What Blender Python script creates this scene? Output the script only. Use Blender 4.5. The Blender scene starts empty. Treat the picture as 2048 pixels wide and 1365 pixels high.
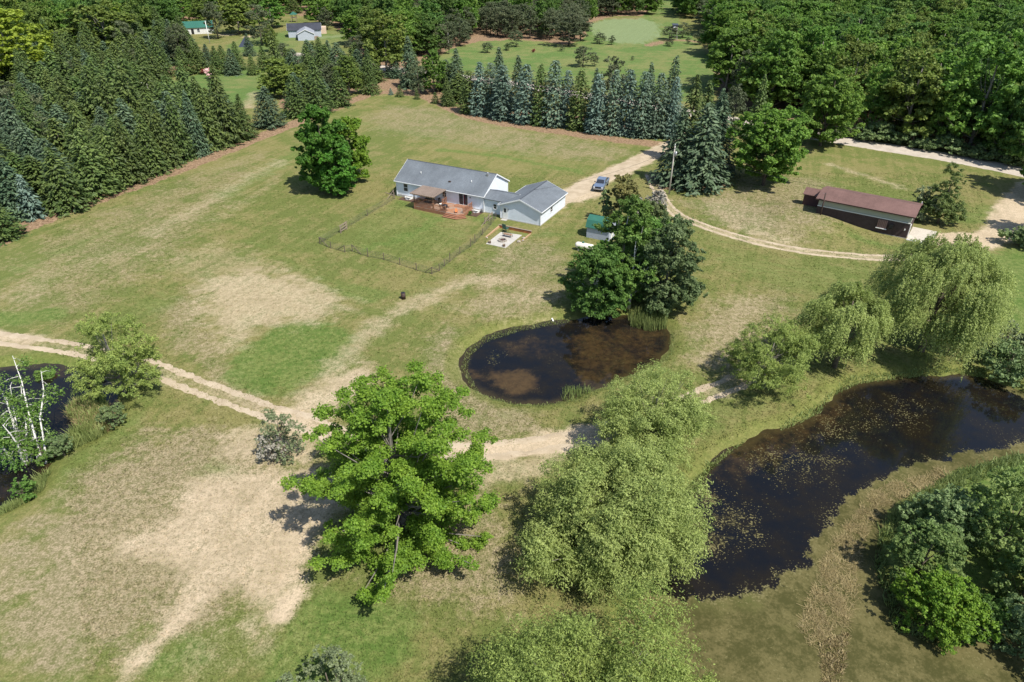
import bpy, math, random
import numpy as np
rng = np.random.default_rng(7); random.seed(7)
sc = bpy.context.scene; col = sc.collection
# ---------------------------------------------------------------- camera, sky, sun, exposure
H = 44.0; F = 1366.0; PITCH = math.atan(850 / F); SP, CP = math.sin(PITCH), math.cos(PITCH)
cam = bpy.data.objects.new('camera', bpy.data.cameras.new('camera')); col.objects.link(cam); sc.camera = cam
cam.location = (0, 0, H); cam.rotation_euler = (math.pi / 2 - PITCH, 0, 0)
cam.data.sensor_width = 36; cam.data.lens = F / 2048 * 36; cam.data.clip_start = .5; cam.data.clip_end = 9000
SUN = np.array([.69, -.72, 1.5]); SUN = SUN / np.linalg.norm(SUN)
world = bpy.data.worlds.new('World'); sc.world = world; world.use_nodes = True
wn = world.node_tree.nodes; sky = wn.new('ShaderNodeTexSky'); sky.sky_type = 'NISHITA'; sky.sun_disc = False
sky.sun_elevation = math.asin(SUN[2]); sky.sun_rotation = math.atan2(SUN[0], SUN[1]); sky.altitude = 300; sky.air_density = 1.0; sky.dust_density = 1.0
world.node_tree.links.new(sky.outputs[0], wn['Background'].inputs[0]); wn['Background'].inputs[1].default_value = .12
sl = bpy.data.lights.new('sun', 'SUN'); sl.energy = 5.0; sl.angle = math.radians(.5); sl.color = (1, .95, .87)
so = bpy.data.objects.new('sun', sl); col.objects.link(so)
from mathutils import Vector, Matrix
so.rotation_euler = Vector((-SUN[0], -SUN[1], -SUN[2])).to_track_quat('-Z', 'Y').to_euler(); so.location = (0, 0, 90)
sc.view_settings.view_transform = 'Standard'; sc.view_settings.look = 'None'; sc.view_settings.exposure = .42; sc.view_settings.gamma = 1
sc.render.engine = 'CYCLES'; sc.cycles.max_bounces = 5; sc.cycles.transparent_max_bounces = 4

# ---------------------------------------------------------------- survey: where a sight line of the photograph meets the ground
def at(u, v, z=0.):
    a = (u - 1024) / F; b = -(v - 682.5) / F
    y = CP + b * SP; zz = -SP + b * CP; t = (z - H) / zz
    return np.array([a * t, y * t])
def height(Y, v):                       # height of a point at forward distance Y seen at image row v
    t = -(v - 682.5) / F
    return H - Y * (SP - t * CP) / (CP + t * SP)
def mpp(Y, z=0.): return (Y * CP + (H - z) * SP) / F     # metres per pixel there

# ---------------------------------------------------------------- polygon helpers (numpy)
def seg_dist(P, a, b):
    ab = b - a; t = np.clip(((P - a) @ ab) / max(ab @ ab, 1e-9), 0, 1)
    return np.linalg.norm(P - a - t[:, None] * ab, axis=1)
def inside(P, poly):
    r = np.zeros(len(P), bool); n = len(poly)
    for i in range(n):
        x1, y1 = poly[i]; x2, y2 = poly[(i + 1) % n]
        if y1 == y2: continue
        c = ((y1 > P[:, 1]) != (y2 > P[:, 1])) & (P[:, 0] < (x2 - x1) * (P[:, 1] - y1) / (y2 - y1) + x1)
        r ^= c
    return r
def sdist(P, poly):                      # positive inside
    P = np.asarray(P, float); out = np.full(len(P), -60.); poly = np.asarray(poly)
    mn, mx = poly.min(0) - 60, poly.max(0) + 60
    m = np.all((P > mn) & (P < mx), axis=1); Q = P[m]
    if len(Q):
        d = np.full(len(Q), 1e9)
        for i in range(len(poly)): d = np.minimum(d, seg_dist(Q, poly[i], poly[(i + 1) % len(poly)]))
        out[m] = np.where(inside(Q, poly), d, -d)
    return out
def smooth(pts, it=2, closed=True):
    p = np.asarray(pts, float)
    for _ in range(it):
        if closed:
            q = np.roll(p, -1, 0); p = np.stack([p * .75 + q * .25, p * .25 + q * .75], 1).reshape(-1, 2)
        else:
            q = np.stack([p[:-1] * .75 + p[1:] * .25, p[:-1] * .25 + p[1:] * .75], 1).reshape(-1, 2); p = np.vstack([p[:1], q, p[-1:]])
    return p
def vnoise(P, s, seed=0):
    r = np.random.default_rng(seed); o = np.zeros(len(P))
    for k in range(5):
        a = r.uniform(0, 6.28); f = (1.0 + .6 * k) / s; ph = r.uniform(0, 6.28, 2)
        x = (P[:, 0] * math.cos(a) + P[:, 1] * math.sin(a)) * f; y = (-P[:, 0] * math.sin(a) + P[:, 1] * math.cos(a)) * f
        o += np.sin(x * 6.28 + ph[0] + 1.3 * np.sin(y * 4.1 + ph[1])) / (1 + .5 * k)
    return o / 2.6
def wpoly(px, z=0., it=2): return smooth([at(u, v, z) for u, v in px], it)
WL = -.55
POND_C = wpoly([(918, 737), (925, 710), (948, 686), (985, 667), (1030, 655), (1085, 645), (1140, 640), (1200, 633), (1270, 630), (1320, 642), (1342, 670), (1338, 700), (1312, 724), (1270, 747), (1230, 762), (1190, 778), (1150, 797), (1100, 808), (1050, 810), (1005, 803), (960, 784), (930, 762)], WL)
POND_L = wpoly([(-300, 735), (-50, 740), (50, 731), (130, 730), (195, 745), (235, 790), (238, 835), (200, 872), (140, 898), (100, 918), (88, 948), (72, 985), (35, 1010), (0, 1025), (-60, 1045), (-300, 1080)], WL)
POND_R = wpoly([(1285, 1200), (1320, 1120), (1345, 1040), (1375, 985), (1410, 940), (1445, 905), (1500, 880), (1540, 862), (1600, 848), (1645, 815), (1672, 785), (1720, 766), (1790, 757), (1870, 753), (1930, 750), (1985, 762), (2060, 790), (2400, 880), (2600, 1500), (2400, 1700), (1300, 1700), (1262, 1440), (1242, 1330), (1245, 1245)], WL)
ISLE_PX = [(1790, 1000), (1850, 965), (1930, 930), (2060, 900), (2400, 900), (2500, 1180), (2100, 1200), (2040, 1180), (1985, 1230), (1900, 1270), (1800, 1230), (1760, 1120), (1755, 1050)]
ISLE = wpoly(ISLE_PX, WL)
BARN_L = np.array([51.3, 108.5])
def bankd(P):                            # >0 in a pond
    n = vnoise(P, 7, 3) * .35 + vnoise(P, 2.2, 4) * .15
    r = np.maximum(np.minimum(sdist(P, POND_R), -sdist(P, ISLE)), -60)
    return np.maximum.reduce([sdist(P, POND_C), sdist(P, POND_L), r]) + n
def terr(P):
    P = np.asarray(P, float).reshape(-1, 2)
    d = bankd(P); t = np.clip((d + 1.6) / 3.0, 0, 1); t = t * t * (3 - 2 * t)
    z = -1.15 * t
    q = P - BARN_L; q = np.stack([q[:, 0] * .889 - q[:, 1] * .457, q[:, 0] * .457 + q[:, 1] * .889], 1)
    z += 1.25 * np.exp(-((np.maximum(np.abs(q[:, 0] + 2) - 2, 0) / 6.) ** 2 + (q[:, 1] / 8.) ** 2))
    return z
def gp(u, v):
    p = at(u, v)
    for _ in range(4): p = at(u, v, float(terr(p)[0]))
    return np.array([p[0], p[1], float(terr(p)[0])])

# ---------------------------------------------------------------- tagging and mesh helpers
def tag(o, label=None, cat=None, group=None, kind=None):
    if label: o['label'] = label
    if cat: o['category'] = cat
    if group: o['group'] = group
    if kind: o['kind'] = kind
    return o
def thing(name, label, cat, loc=(0, 0, 0), rz=0., group=None):
    o = bpy.data.objects.new(name, None); col.objects.link(o); o.empty_display_size = .3
    o.location = loc; o.rotation_euler = (0, 0, rz); return tag(o, label, cat, group)
def link(name, me, parent=None):
    o = bpy.data.objects.new(name, me); col.objects.link(o)
    if parent is not None: o.parent = parent
    return o
def fast_mesh(name, V, Fq, mat, smooth_=False):   # V (n,3), Fq (m,k)
    me = bpy.data.meshes.new(name); V = np.asarray(V, np.float32); Fq = np.asarray(Fq, np.int32); m, k = Fq.shape
    me.vertices.add(len(V)); me.vertices.foreach_set('co', V.ravel())
    me.loops.add(m * k); me.loops.foreach_set('vertex_index', Fq.ravel())
    me.polygons.add(m); me.polygons.foreach_set('loop_start', np.arange(0, m * k, k, dtype=np.int32))
    me.polygons.foreach_set('use_smooth', np.full(m, smooth_))
    me.update(calc_edges=True); me.materials.append(mat); return me
class MB:
    def __init__(s): s.v = []; s.f = []; s.sm = []
    def add(s, vs, fs, sm=False):
        b = len(s.v); s.v += [tuple(map(float, q)) for q in vs]; s.f += [[b + i for i in q] for q in fs]; s.sm += [sm] * len(fs); return s
    def box(s, c, d, rz=0., tilt=None):
        M = Matrix.Rotation(rz, 3, 'Z')
        if tilt: M = M @ Matrix.Rotation(tilt[1], 3, tilt[0])
        vs = [Vector(c) + M @ Vector((x * d[0] / 2, y * d[1] / 2, z * d[2] / 2)) for x in (-1, 1) for y in (-1, 1) for z in (-1, 1)]
        return s.add(vs, [(0, 1, 3, 2), (4, 6, 7, 5), (0, 4, 5, 1), (2, 3, 7, 6), (0, 2, 6, 4), (1, 5, 7, 3)])
    def bx(s, x0, x1, y0, y1, z0, z1): return s.box(((x0 + x1) / 2, (y0 + y1) / 2, (z0 + z1) / 2), (x1 - x0, y1 - y0, z1 - z0))
    def bar(s, a, b, w=.1, h=None):
        a, b = Vector(a), Vector(b); d = (b - a); L = d.length; d.normalize(); h = h or w
        up = Vector((0, 0, 1)) if abs(d.z) < .95 else Vector((1, 0, 0)); r = d.cross(up).normalized(); u = r.cross(d)
        vs = [p + r * (i * w / 2) + u * (j * h / 2) for p in (a, b) for i, j in ((-1, -1), (1, -1), (1, 1), (-1, 1))]
        return s.add(vs, [(3, 2, 1, 0), (4, 5, 6, 7), (0, 1, 5, 4), (1, 2, 6, 5), (2, 3, 7, 6), (3, 0, 4, 7)])
    def tube(s, pts, rad, n=8, cap=True, sm=True):
        pts = [Vector(p) for p in pts]; rings = []
        for i, p in enumerate(pts):
            d = (pts[min(i + 1, len(pts) - 1)] - pts[max(i - 1, 0)]).normalized()
            up = Vector((0, 0, 1)) if abs(d.z) < .9 else Vector((1, 0, 0)); r = d.cross(up).normalized(); u = r.cross(d)
            R = rad[i] if hasattr(rad, '__len__') else rad
            rings.append([p + (r * math.cos(6.2832 * k / n) + u * math.sin(6.2832 * k / n)) * R for k in range(n)])
        vs = [q for rg in rings for q in rg]; fs = []
        for i in range(len(pts) - 1):
            for k in range(n): fs.append((i * n + k, i * n + (k + 1) % n, (i + 1) * n + (k + 1) % n, (i + 1) * n + k))
        b = len(s.v); s.add(vs, fs, sm)
        if cap: s.f += [[b + k for k in range(n)][::-1], [b + (len(pts) - 1) * n + k for k in range(n)]]; s.sm += [False, False]
        return s
    def prism(s, poly, x0, x1, axis='x'):    # poly in (y,z) extruded along x, or (x,z) along y, or (x,y) along z
        n = len(poly)
        mk = {'x': lambda t, p: (t, p[0], p[1]), 'y': lambda t, p: (p[0], t, p[1]), 'z': lambda t, p: (p[0], p[1], t)}[axis]
        vs = [mk(x0, p) for p in poly] + [mk(x1, p) for p in poly]
        return s.add(vs, [tuple(range(n))[::-1], tuple(range(n, 2 * n))] + [(i, (i + 1) % n, n + (i + 1) % n, n + i) for i in range(n)])
    def build(s, name, mat, parent=None, bevel=0.):
        me = bpy.data.meshes.new(name); me.from_pydata(s.v, [], s.f); me.polygons.foreach_set('use_smooth', s.sm); me.materials.append(mat)
        import bmesh
        bm = bmesh.new(); bm.from_mesh(me); bmesh.ops.recalc_face_normals(bm, faces=bm.faces)
        if bevel: bmesh.ops.bevel(bm, geom=bm.edges[:], offset=bevel, segments=2, affect='EDGES')
        bm.to_mesh(me); bm.free(); me.update()
        return link(name, me, parent)

# ---------------------------------------------------------------- materials
class NT:
    def __init__(s, name):
        s.m = bpy.data.materials.new(name); s.m.use_nodes = True; s.t = s.m.node_tree; s.n = s.t.nodes; s.b = s.n['Principled BSDF']; s.out = s.n['Material Output']
    def new(s, typ, **kw):
        n = s.n.new(typ)
        for k, v in kw.items(): setattr(n, k, v)
        return n
    def l(s, a, b): s.t.links.new(a, b)
    def set(s, sock, v):
        if isinstance(v, bpy.types.NodeSocket): s.l(v, sock)
        else:
            try: sock.default_value = v
            except Exception: sock.default_value = tuple(v) + (1,)
    def pos(s): return s.new('ShaderNodeNewGeometry').outputs['Position']
    def obj(s): return s.new('ShaderNodeTexCoord').outputs['Object']
    def rnd(s): return s.new('ShaderNodeObjectInfo').outputs['Random']
    def mapv(s, v, rz=0, scale=(1, 1, 1), loc=(0, 0, 0)):
        n = s.new('ShaderNodeMapping', vector_type='POINT')
        s.l(v, n.inputs[0]); n.inputs[1].default_value = loc; n.inputs[2].default_value = (0, 0, rz)
        n2 = s.new('ShaderNodeVectorMath', operation='MULTIPLY'); s.l(n.outputs[0], n2.inputs[0]); n2.inputs[1].default_value = scale; return n2.outputs[0]
    def noise(s, v, scale=1., detail=4., rough=.55):
        n = s.new('ShaderNodeTexNoise'); s.l(v, n.inputs['Vector']); n.inputs['Scale'].default_value = scale; n.inputs['Detail'].default_value = detail; n.inputs['Roughness'].default_value = rough; return n.outputs[0]
    def vor(s, v, scale=1., feature='F1', out='Distance'):
        n = s.new('ShaderNodeTexVoronoi', feature=feature); s.l(v, n.inputs['Vector']); n.inputs['Scale'].default_value = scale; return n.outputs[out]
    def math(s, op, a, b=0., c=None, clamp=False):
        n = s.new('ShaderNodeMath', operation=op, use_clamp=clamp); s.set(n.inputs[0], a); s.set(n.inputs[1], b)
        if c is not None: s.set(n.inputs[2], c)
        return n.outputs[0]
    def ss(s, v, lo, hi):
        n = s.new('ShaderNodeMapRange', interpolation_type='SMOOTHSTEP', clamp=True); s.set(n.inputs[0], v); n.inputs[1].default_value = lo; n.inputs[2].default_value = hi; return n.outputs[0]
    def mr(s, v, lo, hi, a, b):
        n = s.new('ShaderNodeMapRange'); s.set(n.inputs[0], v); n.inputs[1].default_value = lo; n.inputs[2].default_value = hi; n.inputs[3].default_value = a; n.inputs[4].default_value = b; return n.outputs[0]
    def mix(s, f, a, b, blend='MIX'):
        n = s.new('ShaderNodeMix', data_type='RGBA', blend_type=blend); s.set(n.inputs[0], f); s.set(n.inputs[6], a); s.set(n.inputs[7], b); return n.outputs[2]
    def scale(s, c, f):
        n = s.new('ShaderNodeVectorMath', operation='SCALE'); s.set(n.inputs[0], c); s.set(n.inputs['Scale'], f); return n.outputs[0]
    def attr(s, name): return s.new('ShaderNodeAttribute', attribute_name=name)
    def bump(s, h, strength=.3, dist=.05):
        n = s.new('ShaderNodeBump'); s.set(n.inputs['Height'], h); n.inputs['Strength'].default_value = strength; n.inputs['Distance'].default_value = dist; s.l(n.outputs[0], s.b.inputs['Normal'])
    def fin(s, colr, rough=.8, spec=.3, metal=0.):
        s.set(s.b.inputs['Base Color'], colr); s.set(s.b.inputs['Roughness'], rough); s.b.inputs['Specular IOR Level'].default_value = spec; s.set(s.b.inputs['Metallic'], metal); return s.m
_mc = {}
def plain(name, c, rough=.7, var=.12, sc_=6., spec=.3, metal=0.):
    if name in _mc: return _mc[name]
    t = NT(name); f = t.noise(t.obj(), sc_, 5); g = t.noise(t.obj(), sc_ * .13, 3)
    k = t.math('ADD', t.mr(f, .3, .7, 1 - var, 1 + var), t.mr(g, .3, .7, -var * .6, var * .6))
    _mc[name] = t.fin(t.scale(tuple(c), k), rough, spec, metal); return _mc[name]
def foliage(name, c1, c2, trans=.28, dry=None, sat=.16):
    c1 = tuple(k * 1.45 for k in c1); c2 = tuple(k * 1.4 for k in c2)
    if name in _mc: return _mc[name]
    t = NT(name); isl = t.new('ShaderNodeNewGeometry').outputs['Random Per Island']
    n = t.noise(t.pos(), .55, 3); r = t.rnd()
    f = t.math('ADD', t.math('MULTIPLY', isl, .5), t.mr(n, .3, .7, -.1, .6), clamp=True)
    c = t.mix(f, c1, c2)
    if dry: c = t.mix(t.ss(isl, .93, .97), c, dry)
    c = t.scale(c, t.mr(r, 0, 1, 1 - sat, 1 + sat)); c = t.scale(c, t.mr(isl, 0, 1, .78, 1.2))
    hs = t.new('ShaderNodeHueSaturation'); r2 = t.math('FRACT', t.math('MULTIPLY', r, 7.31)); t.l(t.mr(r2, 0, 1, .488 if sat > .1 else .5, .51 if sat > .1 else .5), hs.inputs['Hue']); t.l(c, hs.inputs['Color']); c = hs.outputs[0]
    t.fin(c, .55, .25)
    tr = t.new('ShaderNodeBsdfTranslucent'); t.l(t.scale(c, 1.7), tr.inputs[0]); mx = t.new('ShaderNodeMixShader'); mx.inputs[0].default_value = trans
    t.l(t.b.outputs[0], mx.inputs[1]); t.l(tr.outputs[0], mx.inputs[2]); t.l(mx.outputs[0], t.out.inputs[0])
    _mc[name] = t.m; return t.m
# ---------------------------------------------------------------- ground sheet
def axis(lo, hi, step, grow, limlo, limhi):
    a = list(np.arange(lo, hi, step)); s = step; x = a[-1]
    while x < limhi: s *= grow; x += s; a.append(x)
    s = step; x = a[0]; b = []
    while x > limlo: s *= grow; x -= s; b.append(x)
    return np.array(b[::-1] + a)
xs = axis(-95, 95, .55, 1.035, -3500, 3500); ys = axis(22, 150, .55, 1.028, -600, 6000)
GX, GY = np.meshgrid(xs, ys); GP = np.stack([GX.ravel(), GY.ravel()], 1)
GZ = terr(GP)
near = (np.abs(GP[:, 0]) < 420) & (GP[:, 1] < 620)
Q = GP[near]; NQ = len(Q)
CH = {k: np.zeros(NQ) for k in ('sand', 'green', 'litter', 'dry', 'meadow', 'rim')}
wob = vnoise(Q, 9, 11) * .5 + vnoise(Q, 3.1, 12) * .5
def ssn(x): x = np.clip(x, 0, 1); return x * x * (3 - 2 * x)
def pp(ch, px, val, soft=3., wobble=.5):
    w = ssn((sdist(Q, wpoly(px, 0, 1)) + wob * soft * wobble) / soft + .5)
    CH[ch][:] = np.maximum(CH[ch], w * val) if val > 0 else CH[ch] * (1 - w * -val)
def pc(ch, px, r, val, soft=2., wobble=.5):
    P = smooth([at(u, v) for u, v in px], 2, False) if len(px) > 2 else [at(*p) for p in px]
    mn, mx = np.min(P, 0) - 25, np.max(P, 0) + 25; m = np.all((Q > mn) & (Q < mx), axis=1); q = Q[m]
    if not len(q): return
    d = np.full(len(q), 1e9)
    for a, b in zip(P[:-1], P[1:]): d = np.minimum(d, seg_dist(q, np.asarray(a), np.asarray(b)))
    w = ssn((r - d + wob[m] * soft * wobble) / soft + .5)
    CH[ch][m] = np.maximum(CH[ch][m], w * val) if val > 0 else CH[ch][m] * (1 - w * -val)
FOREST_R = [(1445, 215), (1560, 240), (1700, 262), (1850, 290), (2048, 330), (2500, 400), (2600, -70), (1420, -70), (1425, 60), (1430, 150)]
FOREST_L = [(-700, 620), (-100, 500), (0, 455), (100, 415), (250, 365), (400, 310), (500, 272), (478, 240), (380, 235), (310, 215), (300, 190), (345, 140), (400, 125), (330, 85), (345, 60), (300, -70), (-900, -70)]
FOREST_T = [(1320, -70), (1322, 30), (1180, 36), (1165, 95), (1050, 78), (930, 85), (860, 120), (790, 165), (720, 120), (690, 60), (600, 30), (560, 30), (450, 30), (340, 45), (260, 40), (260, -70)]
FOREST_M = [(560, 175), (540, 130), (600, 120), (700, 105), (760, 140), (950, 180), (940, 215), (880, 195), (780, 165), (720, 180), (650, 215), (590, 228), (560, 215)]
pp('sand', [(380, 600), (400, 560), (500, 525), (620, 555), (700, 600), (690, 640), (600, 650), (540, 650), (500, 690), (450, 700), (400, 650)], .62, 7)
pp('sand', [(300, 540), (380, 490), (450, 480), (600, 540), (500, 560), (380, 570)], .35, 6)
pc('sand', [(300, 470), (390, 420), (470, 370), (560, 325)], 2.2, .42, 4)
pc('sand', [(430, 440), (500, 400), (560, 350)], 1.5, .3, 4)
pc('sand', [(40, 590), (140, 530), (280, 500)], 3, .3, 5)
pp('sand', [(380, 960), (450, 940), (520, 930), (640, 930), (720, 960), (700, 1030), (650, 1060), (625, 1120), (600, 1190), (560, 1240), (505, 1225), (470, 1190), (400, 1200), (330, 1260), (295, 1285), (330, 1220), (385, 1170), (340, 1125), (240, 1110), (225, 1080), (330, 1040)], .72, 3.2)
pp('sand', [(520, 1050), (620, 990), (660, 1010), (610, 1110), (590, 1180), (500, 1190), (470, 1120)], .82, 4)
pc('sand', [(590, 1190), (560, 1230)], 1., 1., 1.5)
pc('sand', [(500, 1240), (515, 1270)], .9, .6, 1.5)
pc('sand', [(470, 1150), (390, 1210), (320, 1275), (260, 1340)], .9, .75, 1.6)
pc('sand', [(560, 1230), (530, 1290)], .9, .5, 1.5)
pp('sand', [(440, 855), (560, 840), (660, 860), (620, 930), (540, 950), (450, 930)], .6, 3)
pc('sand', [(395, 990), (440, 1010)], 1.5, .8, 2)
pc('sand', [(1010, 560), (930, 560), (860, 595), (790, 625), (720, 680), (670, 740), (620, 790)], 1.8, .52, 3.5)
pc('sand', [(1090, 590), (1000, 600)], 2.5, .4, 4)
pc('sand', [(880, 600), (1040, 500), (1130, 430)], 1.2, .25, 3)
pc('sand', [(700, 760), (620, 830)], 3, .75, 4)
pp('sand', [(900, 925), (1100, 900), (1180, 890), (1120, 940), (1000, 975), (930, 980)], .55, 3)
pp('sand', [(1395, 395), (1500, 400), (1560, 470), (1600, 490), (1540, 485), (1440, 450)], .4, 4)
pc('sand', [(1660, 330), (1730, 350), (1800, 375)], 1.2, .5, 2.5)
pc('sand', [(1480, 455), (1560, 485)], 1.8, .55, 3)
pp('sand', [(1845, 462), (1900, 468), (1960, 462), (1995, 430), (2020, 405), (2060, 395), (2060, 470), (1990, 500), (1930, 505), (1860, 490)], .95, 2)
pc('sand', [(1480, 600), (1460, 680), (1440, 720)], 3, .35, 5)
pc('sand', [(905, 610), (1100, 640)], 1.5, .3, 4)
for x in ((380, 1060), (250, 1000), (160, 1100), (420, 1300)): pc('sand', [x, (x[0] + 60, x[1] - 20)], 2.5, .3, 5)
pc('sand', [(840, 902), (920, 906), (1000, 902), (1100, 890), (1190, 870)], 1.7, .95, 2); pc('sand', [(560, 830), (640, 860), (760, 895), (860, 908)], 1.5, .9, 2.2); pc('sand', [(-20, 672), (60, 682)], 1.4, .85, 2); pc('green', [(1700, 283), (1900, 312), (2060, 335), (2200, 365)], 2.2, 1., 2); pc('litter', [(1700, 280), (1900, 309), (2060, 330)], 2.2, -.9, 2)
# driveway apron and roads: soft halo under the road sheets
TRACK = {'west': [(-60, 668), (0, 678), (100, 690), (170, 702), (250, 718), (320, 742), (400, 775), (500, 812), (600, 842), (700, 880), (800, 903), (900, 905), (1000, 900), (1100, 888), (1180, 872), (1300, 835), (1390, 797), (1470, 766), (1545, 728)],
         'east': [(1300, 350), (1325, 400), (1350, 430), (1420, 458), (1520, 488), (1620, 506), (1700, 513), (1770, 517), (1850, 512)],
         'drive': [(1110, 405), (1150, 385), (1185, 365), (1240, 342), (1300, 312), (1345, 290), (1400, 262), (1440, 245)],
         'road': [(2500, 455), (2200, 378), (2048, 345), (1900, 315), (1800, 300), (1640, 274), (1500, 247), (1380, 226), (1150, 188), (1025, 168), (913, 153), (772, 138), (700, 125), (640, 112), (560, 108)]}
pc('sand', TRACK['west'], 1.2, .5, 3.2); pc('sand', TRACK['east'], 1.1, .6, 2.); pc('sand', TRACK['drive'], 2.6, .95, 2.2); pc('sand', TRACK['road'], 3.0, .7, 2.)
pc('sand', [(1100, 398), (1140, 400), (1185, 385)], 2.4, .9, 2.4); pc('sand', [(495, 215), (508, 185)], 2., .6, 3)
pc('sand', [(2000, 440), (2030, 400), (2070, 365)], 2.2, .85, 2)
pc('sand', [(430, 68), (520, 75)], 1.5, .9, 1.5)
# brown litter strip along the tree lines, forest floor
pc('litter', [(-80, 520), (0, 480), (100, 433), (250, 380), (400, 324), (510, 278), (620, 236), (700, 203), (760, 182), (850, 190), (900, 217), (960, 240), (1060, 255), (1200, 276), (1330, 290)], 2.3, .9, 2.2)
pc('litter', [(1080, 262), (1200, 280), (1330, 296)], 1.6, .5, 2); pc('litter', [(300, 155), (345, 150), (420, 142)], 1.6, .8, 2)
pc('litter', [(1330, 372), (1400, 374), (1440, 368)], 2.0, .9, 2); pc('litter', [(740, 170), (830, 180)], 4, .9, 3)
pc('litter', [(1060, 470), (1040, 505)], .8, .4, 2); pc('litter', [(1100, 470), (1140, 500)], 3, .25, 4)
for f in (FOREST_R, FOREST_L, FOREST_T, FOREST_M): pp('litter', f, 1., 4)
pc('litter', [(960, 215), (1130, 235), (1350, 262)], 3.5, 1., 2)
pc('litter', [(1300, 92), (1340, 78), (1400, 85)], 3., .7, 5); pc('litter', [(1110, 95), (1300, 90), (1400, 100)], 1.5, .45, 5)
pc('litter', [(1690, 281), (1900, 310), (2060, 332), (2200, 362)], 3.2, -.95, 2.)
# lush patches
pp('green', [(520, 665), (600, 640), (690, 650), (718, 690), (665, 750), (560, 788), (470, 782), (445, 740)], 1., 4.)
pp('green', [(680, 560), (760, 575), (800, 590), (740, 612), (660, 590), (620, 545)], .55, 3)
pp('green', [(600, 1200), (700, 1180), (850, 1220), (830, 1300), (760, 1365), (700, 1500), (560, 1450), (520, 1320), (560, 1260)], .8, 3.2)
pc('green', [(330, 1330), (380, 1300)], 1.6, .6, 2.5); pc('green', [(410, 935), (470, 950)], 1.2, .5, 2)
pc('green', [(450, 390), (560, 330), (620, 290)], 2.6, .55, 5); pc('green', [(0, 560), (80, 520), (200, 470)], 2., .45, 5); pc('green', [(0, 640), (100, 630)], 2.2, .7, 3)
pc('green', [(250, 640), (330, 600)], 3, .4, 4); pc('green', [(500, 480), (640, 560), (760, 600)], 1.0, .4, 2)
pp('green', [(800, 400), (900, 450), (975, 440), (985, 430), (880, 540), (760, 510), (650, 490), (770, 410)], .38, 4)
pc('green', [(740, 495), (830, 470), (870, 440)], 1.6, .65, 3); pc('green', [(800, 405), (870, 440)], 1, .6, 2); pc('green', [(960, 440), (990, 432)], 1, .6, 1.5)
pc('green', [(650, 230), (780, 260), (1000, 300), (1180, 340)], 2.4, .42, 6); pc('green', [(880, 300), (1000, 312), (1160, 345)], 1.2, .65, 2.5)
pp('green', [(1370, 440), (1500, 505), (1640, 530), (1760, 530), (1720, 590), (1560, 600), (1420, 520)], .42, 6)
pp('green', [(1930, 520), (2100, 480), (2200, 640), (2000, 680), (1960, 600)], .85, 4)
pc('green', [(1600, 350), (1800, 400), (1890, 400)], 1.5, .4, 4); pc('green', [(1930, 440), (1980, 420)], 2.5, .5, 3); pc('green', [(1700, 475), (1800, 500), (1840, 492)], 1.2, .6, 2)
pc('green', [(0, 720), (160, 722)], 1.2, .75, 1.5); pc('green', [(100, 960), (250, 860), (320, 760)], 1.3, .45, 2)
pc('green', [(1680, 283), (1850, 305), (2048, 332)], 1.6, .8, 2); pc('green', [(1420, 830), (1640, 720)], 3, .4, 3); pc('green', [(990, 450), (1010, 470), (1140, 470)], 1.2, .45, 2)
pc('green', [(1180, 700), (1000, 840)], 1.5, .3, 3)
pp('green', ISLE_PX, 1., 3) if 'ISLE_PX' in globals() else None
rim = bankd(Q); CH['rim'] = np.exp(-((rim + .9) / 1.1) ** 2)
pc('litter', [(390, 500), (470, 500), (560, 530), (680, 560)], 2.5, .30, 5); pc('litter', [(230, 520), (400, 440), (520, 360)], 3, .25, 5); pc('green', [(560, 500), (650, 470), (720, 440)], 3, .3, 4)
# far meadow and clearings
pp('meadow', [(715, 112), (920, 100), (940, 72), (1000, 70), (1060, 80), (1160, 96), (1180, 38), (1310, 38), (1322, -60), (1350, -60), (1352, 45), (1400, 85), (1430, 130), (1435, 190), (1400, 215), (1150, 172), (910, 140), (770, 122)], .9, 4)
pp('meadow', [(300, 205), (330, 165), (420, 142), (530, 132), (560, 178), (500, 215), (400, 232)], .7, 4)
pp('meadow', [(440, 112), (450, 84), (560, 62), (640, 60), (705, 60), (700, 90), (620, 120), (540, 122)], .6, 3); pp('meadow', [(560, 40), (620, 35), (640, 60), (560, 62)], .35, 3)
pc('dry', [(1190, 42), (1310, 42), (1310, 84), (1200, 78)], 1, .01, 1)
pp('dry', [(1172, 38), (1322, 36), (1320, 90), (1190, 84)], .8, 9); pc('dry', [(640, 75), (700, 72)], 5, .6, 6)
pp('dry', [(60, 1060), (240, 880), (480, 860), (650, 960), (640, 1150), (300, 1300), (0, 1340), (0, 1120)], .85, 8)
pp('dry', [(900, 960), (1000, 1000), (1050, 1200), (900, 1220), (740, 1180), (900, 1050)], .7, 6)
pp('dry', [(900, 620), (960, 780), (1100, 850), (1000, 890), (880, 880), (850, 720)], .6, 5)
pp('dry', [(300, 650), (480, 820), (560, 820), (440, 700), (380, 560)], .55, 5); pp('dry', [(1340, 640), (1600, 560), (1560, 700), (1420, 760)], .55, 7)
pp('dry', [(1000, 470), (1150, 500), (1130, 640), (900, 640), (960, 540)], .45, 6); pp('dry', [(1350, 390), (1620, 340), (1700, 400), (1640, 500), (1450, 460)], .5, 7)
pp('dry', [(800, 200), (1050, 260), (1290, 300), (1200, 330), (900, 290), (700, 250)], .45, 8); pp('dry', [(0, 520), (250, 400), (560, 280), (480, 400), (250, 600), (0, 680)], .35, 8)
for k in ('sand', 'green', 'dry'):
    CH[k] *= np.clip(1 - CH['meadow'] * (0 if k == 'dry' else .3), 0, 1)
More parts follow.
